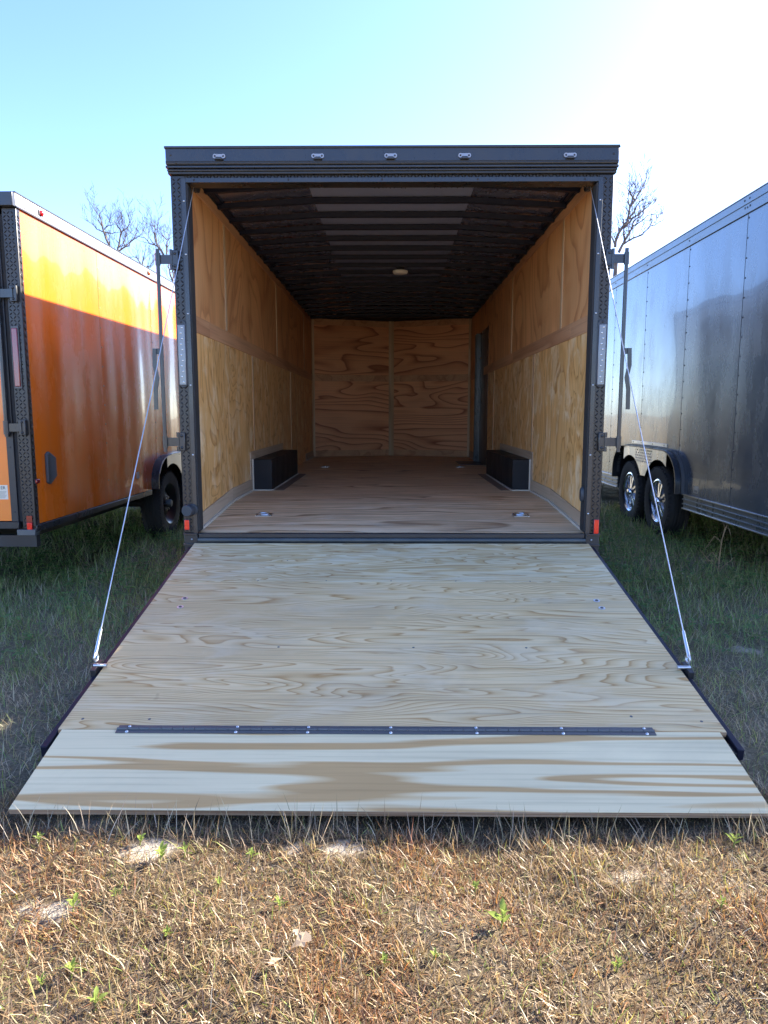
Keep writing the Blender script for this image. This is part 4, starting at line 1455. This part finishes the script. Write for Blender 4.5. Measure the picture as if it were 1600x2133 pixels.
# ------------------------------------------------------------------ turf
def blades(n, x, y, h, w, lean, az, curl, cols, zoff=0.0):
    z = gz(x, y) + zoff
    d = np.stack([np.cos(az), np.sin(az)], 1)
    tw = az + rng.uniform(.6, 2.5, n)
    s = np.stack([np.cos(tw), np.sin(tw)], 1)
    ts = [0, .38, .72, 1.0]
    pos = np.stack([x, y, z - .004], 1)
    lev = [pos]
    prev = 0
    for t in ts[1:]:
        ang = lean + curl * (t + prev) / 2
        st = h * (t - prev)
        pos = pos + np.stack([d[:, 0] * np.sin(ang) * st, d[:, 1] * np.sin(ang) * st, np.cos(ang) * st], 1)
        pos[:, 2] = np.maximum(pos[:, 2], z + .002)
        lev.append(pos)
        prev = t
    ws = [1.0, .95, .65]
    V = np.zeros((n, 7, 3))
    for i in range(3):
        off = np.concatenate([s * (w * ws[i] / 2)[:, None], np.zeros((n, 1))], 1)
        V[:, 2 * i] = lev[i] - off
        V[:, 2 * i + 1] = lev[i] + off
    V[:, 6] = lev[3]
    base = (np.arange(n) * 7)[:, None]
    loc = np.array([[0, 1, 3], [0, 3, 2], [2, 3, 5], [2, 5, 4], [4, 5, 6]])
    F = (base[:, :, None] + loc[None]).reshape(-1, 3)
    C = np.repeat(cols, 7, axis=0)
    return V.reshape(-1, 3), F, C


def pick(n, palette, weights):
    p = np.array(palette)
    i = rng.choice(len(p), n, p=np.array(weights) / sum(weights))
    c = p[i] * rng.uniform(.55, 1.35, (n, 1)) * rng.uniform(.94, 1.06, (n, 3))
    return np.clip(c, 0, .9)


def clump(x, y, f=1.0, ph=0.0):
    return .5 + .5 * np.sin(7.3 * f * x + 3.1 * f * y + ph) * np.sin(5.1 * f * y - 4.3 * f * x + 1.7 * ph + 1) + .25 * np.sin(19 * f * x + 13 * f * y + ph)


parts = []
DRY = [(.35, .25, .135), (.265, .18, .10), (.48, .38, .235), (.185, .12, .068), (.31, .165, .088), (.33, .31, .10), (.24, .30, .07)]
# open dry field in front
n = 170000
x = rng.uniform(-2.3, 2.3, n)
y = rng.uniform(1.0, 2.30, n)
keep = (rng.random(n) < (1 - .90 * np.clip(sandm(x, y), 0, 1))) & (rng.random(n) < .55 + .5 * clump(x, y, 1.3))
x, y = x[keep], y[keep]
n = len(x)
edge = np.clip((y - 2.04) / .08, 0, 1)
under = (y > 2.07) & (np.abs(x) < 1.22)
h = rng.gamma(4, .0070, n) + .008
h = np.where(under, h * .35, h)
cl = clump(x, y, .9, 2)
red = clump(x, y, .55, 5) > .78
cols = pick(n, DRY, [30, 22, 14, 16, 8, 5, 3])
cols = np.where((red & (rng.random(n) < .6))[:, None], cols * np.array([1.02, .80, .68]), cols)
parts.append(blades(n, x, y, h * (.75 + .5 * cl), rng.uniform(.0014, .0034, n), rng.uniform(.3, 1.4, n), rng.uniform(0, 6.283, n), rng.uniform(-.5, 1.1, n), cols))
# pale curled wisps standing above the turf
n = 1500
x = rng.uniform(-2.2, 2.2, n)
y = rng.uniform(1.05, 2.10, n)
keep = rng.random(n) < (1 - .95 * sandm(x, y))
x, y = x[keep], y[keep]
n = len(x)
parts.append(blades(n, x, y, rng.uniform(.035, .08, n), rng.uniform(.0012, .0024, n), rng.uniform(.1, .8, n), rng.uniform(0, 6.283, n), rng.uniform(.3, 1.7, n), pick(n, [(.66, .55, .38), (.55, .42, .27), (.40, .42, .12)], [5, 4, 1.2])))
# wisps at the flap edge, some leaning over it
n = 260
x = rng.uniform(-1.25, 1.25, n)
y = rng.uniform(1.99, 2.085, n)
parts.append(blades(n, x, y, rng.uniform(.05, .125, n), rng.uniform(.0016, .003, n), rng.uniform(.05, .55, n), rng.uniform(.2, 2.9, n), rng.uniform(0, .7, n), pick(n, [(.42, .33, .22), (.26, .22, .12), (.52, .43, .30)], [3, 3, 2])))
# strips between the trailers
SH = [(.29, .38, .12), (.37, .42, .155), (.46, .39, .25), (.56, .48, .33), (.35, .27, .175), (.21, .32, .10)]  # green and straw tones, raised to offset the shade between trailers
for (xa, xb, ya, yb, nn) in ((-5.0, -1.22, 2.2, 5.5, 62000), (1.22, 5.0, 2.2, 5.5, 62000), (-5.0, -1.2, 5.5, 9.5, 26000), (1.2, 5.0, 5.5, 9.5, 30000), (-1.25, 1.25, 2.2, 4.4, 5000)):
    x = rng.uniform(xa, xb, nn)
    y = rng.uniform(ya, yb, nn)
    inview = (np.abs(x) < .60 * y + .9)
    sm = sandm(x, y)
    keep = inview & (rng.random(nn) < (1 - .9 * sm)) & (rng.random(nn) < .5 + .55 * clump(x, y, .6, 1))
    under = (np.abs(x) < 1.28) & (y > 2.05) & (y < 4.45)
    keep &= ~(under & (y < 2.9))
    x, y, under = x[keep], y[keep], under[keep]
    n = len(x)
    green = np.clip(.28 + .45 * np.clip((y - 2.6) / 2.2, 0, 1) + .40 * (clump(x, y, .5, 3) - .5), .08, .95)
    isg = rng.random(n) < green
    cols = np.where(isg[:, None], pick(n, SH[:2] + SH[5:], [5, 4, 3]), pick(n, SH[2:5], [5, 3, 3]))
    h = np.where(isg, rng.gamma(5, .012, n) + .02, rng.gamma(5, .010, n) + .02)
    hf = np.clip(1 + .25 * (y - 4), .8, 1.7)
    h = np.where(under, np.minimum(h, .05), h * hf)
    parts.append(blades(n, x, y, h, rng.uniform(.002, .0042, n) * np.clip(y / 4.5, .8, 1.6), rng.uniform(.1, 1.25, n), rng.uniform(0, 6.283, n), rng.uniform(-.3, 1.2, n), cols))
# long dry straws on the right
n = 520
x = rng.normal(2.25, .38, n)
y = rng.normal(5.0, .65, n)
k = (x > 1.45) & (y > 3.3)
x, y = x[k], y[k]
n = len(x)
parts.append(blades(n, x, y, rng.uniform(.10, .26, n), rng.uniform(.0018, .003, n), rng.uniform(.1, 1.1, n), rng.uniform(0, 6.283, n), rng.uniform(.2, 1.6, n), pick(n, [(.46, .35, .25), (.36, .26, .18)], [2, 1])))
off = 0
VV, FF, CC = [], [], []
for v_, f_, c_ in parts:
    VV.append(v_)
    FF.append(f_ + off)
    CC.append(c_)
    off += len(v_)
turf = raw_mesh('grass', np.concatenate(VV), np.concatenate(FF), M['blade'], np.concatenate(CC), kind='stuff')
tag(turf, 'short turf, sunlit and straw brown in front, greener in the shade', 'grass')

# broad-leaved ground cover in the shade (clover-like)
n = 15000
x = np.concatenate([rng.uniform(-4.2, -1.3, n // 2), rng.uniform(1.3, 4.2, n // 2)])
y = rng.uniform(3.4, 8.5, n)
cl = clump(x, y, .45, 4)
keep = (rng.random(n) < np.clip(.15 + .5 * (y - 3.6) / 1.6, .05, 1)) & (rng.random(n) < np.clip(cl * 1.1, .05, 1)) & (np.abs(x) < .6 * y + .6)
x, y = x[keep], y[keep]
n = len(x)
z = gz(x, y) + rng.uniform(.02, .11, n)
az = rng.uniform(0, 6.283, n)
VV, FF = [], []
rad = rng.uniform(.011, .022, n)
for q in range(3):
    a = az + q * 2.094
    d = np.stack([np.cos(a), np.sin(a)], 1)
    s_ = np.stack([-np.sin(a), np.cos(a)], 1)
    p0 = np.stack([x, y, z], 1)
    tip = p0 + np.concatenate([d * (rad * 1.5)[:, None], rng.uniform(-.008, .006, (n, 1))], 1)
    mid = p0 + np.concatenate([d * (rad * .95)[:, None], rng.uniform(0, .006, (n, 1))], 1)
    sd = np.concatenate([s_ * (rad * .62)[:, None], np.zeros((n, 1))], 1)
    V = np.stack([p0, mid - sd, tip, mid + sd], 1)
    base = (np.arange(n) * 4)[:, None] + q * n * 4
    FF.append((base[:, :, None] + np.array([[0, 1, 2], [0, 2, 3]])[None]).reshape(-1, 3))
    VV.append(V.reshape(-1, 3))
cc = pick(n, [(.17, .31, .095), (.13, .25, .085), (.24, .35, .11)], [4, 3, 2])
cc = np.concatenate([np.repeat(cc, 4, axis=0)] * 3)
clv = raw_mesh('ground_cover', np.concatenate(VV), np.concatenate(FF), M['blade'], cc, kind='stuff')
tag(clv, 'low green clover leaves spreading in the shade beside the trailers', 'clover')

# seedlings in the sunlit strip, each a plant with its own leaves
leafm = {}


def leaf_mesh(kind):
    if kind not in leafm:
        b = B()
        L, W = (1.0, .42) if kind == 0 else (1.0, .26)
        ts = [0, .25, .55, .8, 1.0]
        ww = [.10, .8, 1.0, .6, .0]
        vs_ = []
        for t, w in zip(ts, ww):
            zc = .16 * math.sin(t * 2.2)
            vs_ += [(t * L, -w * W / 2, zc + .06 * w), (t * L, 0, zc), (t * L, w * W / 2, zc + .06 * w)]
        fs_ = []
        for i in range(4):
            a = i * 3
            fs_ += [(a, a + 1, a + 4, a + 3), (a + 1, a + 2, a + 5, a + 4)]
        me = bpy.data.meshes.new('leaf')
        me.from_pydata(vs_, [], fs_)
        me.materials.append(M['seedling'])
        me.polygons.foreach_set('use_smooth', [True] * len(me.polygons))
        leafm[kind] = me
    return leafm[kind]


SEED = [(-.66, 1.90, 1.5), (-.60, 1.93, 1.1), (-.83, 1.713, 1.2), (-.737, 1.751, .8), (-.735, 1.487, 1.1), (-.293, 1.72, 1.0), (.276, 1.643, 1.4), (-.793, 1.459, .9), (-.75, 1.99, 1.0), (1.02, 2.0, 1.2),
        (.227, 1.80, .7), (.86, 1.73, 1.1), (-.017, 1.52, .8), (-.47, 1.80, .7), (-.64, 1.39, 1.4), (-1.06, 2.0, 1.0), (-.41, 1.94, .9), (.525, 1.52, .9), (.10, 1.53, .7), (1.1, 1.9, .8), (-.55, 1.60, .7)]
BIG = {0: 'biggest leafy yellow-green weed at the edge of a pale sand patch', 1: 'yellow-green weed tucked against the biggest weed by the sand patch',
       6: 'wide pale green weed alone in the middle of the sunlit dry grass', 8: 'dark green weed in the shaded grass close to the ramp flap'}
for i, (sx, sy, sc_) in enumerate(SEED):
    z = float(gz(sx, sy))
    t = thing('weed_seedling', (sx, sy, z), (BIG.get(i) or 'small yellow-green broad-leaved seedling in the sunlit dry grass'), 'weed', 'green seedlings in the dry turf before the ramp')
    sc_ *= rnd.uniform(.6, .85)
    hgt = .045 * sc_
    B().tube([(sx, sy, z - .004), (sx + .004, sy, z + hgt * .6), (sx + .006, sy + .003, z + hgt)], [.0022, .0018, .001], 5).build('stem', M['stem'], t)
    nl = rnd.randint(6, 10)
    for k in range(nl):
        o = link('leaf', leaf_mesh(i % 2), t, (sx + .004, sy + .001, z + hgt * (.3 + .65 * k / nl)))
        L = .034 * sc_ * rnd.uniform(.7, 1.2) * (1.1 - .4 * k / nl)
        o.scale = (L, L, L)
        o.rotation_euler = (rnd.uniform(-.3, .3), -rnd.uniform(.15, .9), k * 2.4 + rnd.uniform(-.4, .4))

# dead oak-like leaves lying on the turf
dl = bpy.data.meshes.new('dead_leaf')
b = B()
pts = [(0, 0), (.35, .16), (.5, .34), (.62, .18), (.85, .30), (1.0, .05), (.9, -.22), (.66, -.16), (.5, -.36), (.33, -.15)]
b.add([(p[0], p[1], .12 * math.sin(3 * p[0]) + .3 * p[1] ** 2) for p in pts] + [(.5, 0, .02)], [(i, (i + 1) % 10, 10) for i in range(10)])
dl.from_pydata(b.v, [], b.f)
dl.materials.append(M['dead_leaf'])
for (lx, ly, a, s_) in ((-.235, 1.535, .5, .055), (-.21, 1.56, 2.2, .04), (-.245, 1.50, 4.0, .045)):
    o = link('fallen_leaf', dl, None, (lx, ly, float(gz(lx, ly)) + .022))
    o.scale = (s_, s_, s_)
    o.rotation_euler = (.3, -.2, a)
    tag(o, 'curled pale dead leaf lying on the dry grass', 'leaf', 'dead leaves on the turf')

# tall dry weed beside the grey trailer
wx, wy = 2.63, 5.70
wz = float(gz(wx, wy))
t = thing('dry_weed', (wx, wy, wz), 'tall dry brown weed stalk standing beside the grey trailer skirt', 'weed')
B().tube([(wx, wy, wz - .01), (wx + .005, wy, wz + .14), (wx + .015, wy, wz + .27), (wx + .045, wy - .01, wz + .40)], [.006, .005, .004, .002], 6).build('stalk', M['dry_stalk'], t)
for (p0, p1, p2) in (((.012, .25), (-.05, .30), (-.12, .20)), ((.02, .30), (.03, .37), (.005, .41)), ((.035, .37), (.06, .36), (.075, .31)), ((.0, .10), (-.06, .17), (-.11, .12)), ((.0, .03), (-.10, .12), (-.17, .20)), ((.0, .02), (.09, .10), (.11, .13)), ((.0, .02), (-.05, .10), (-.14, .10))):
    B().tube([(wx + p0[0], wy, wz + p0[1]), (wx + p1[0], wy - .01, wz + p1[1]), (wx + p2[0], wy - .02, wz + p2[1])], [.0032, .003, .0018], 5).build('dry_leaf', M['dry_stalk'], t)
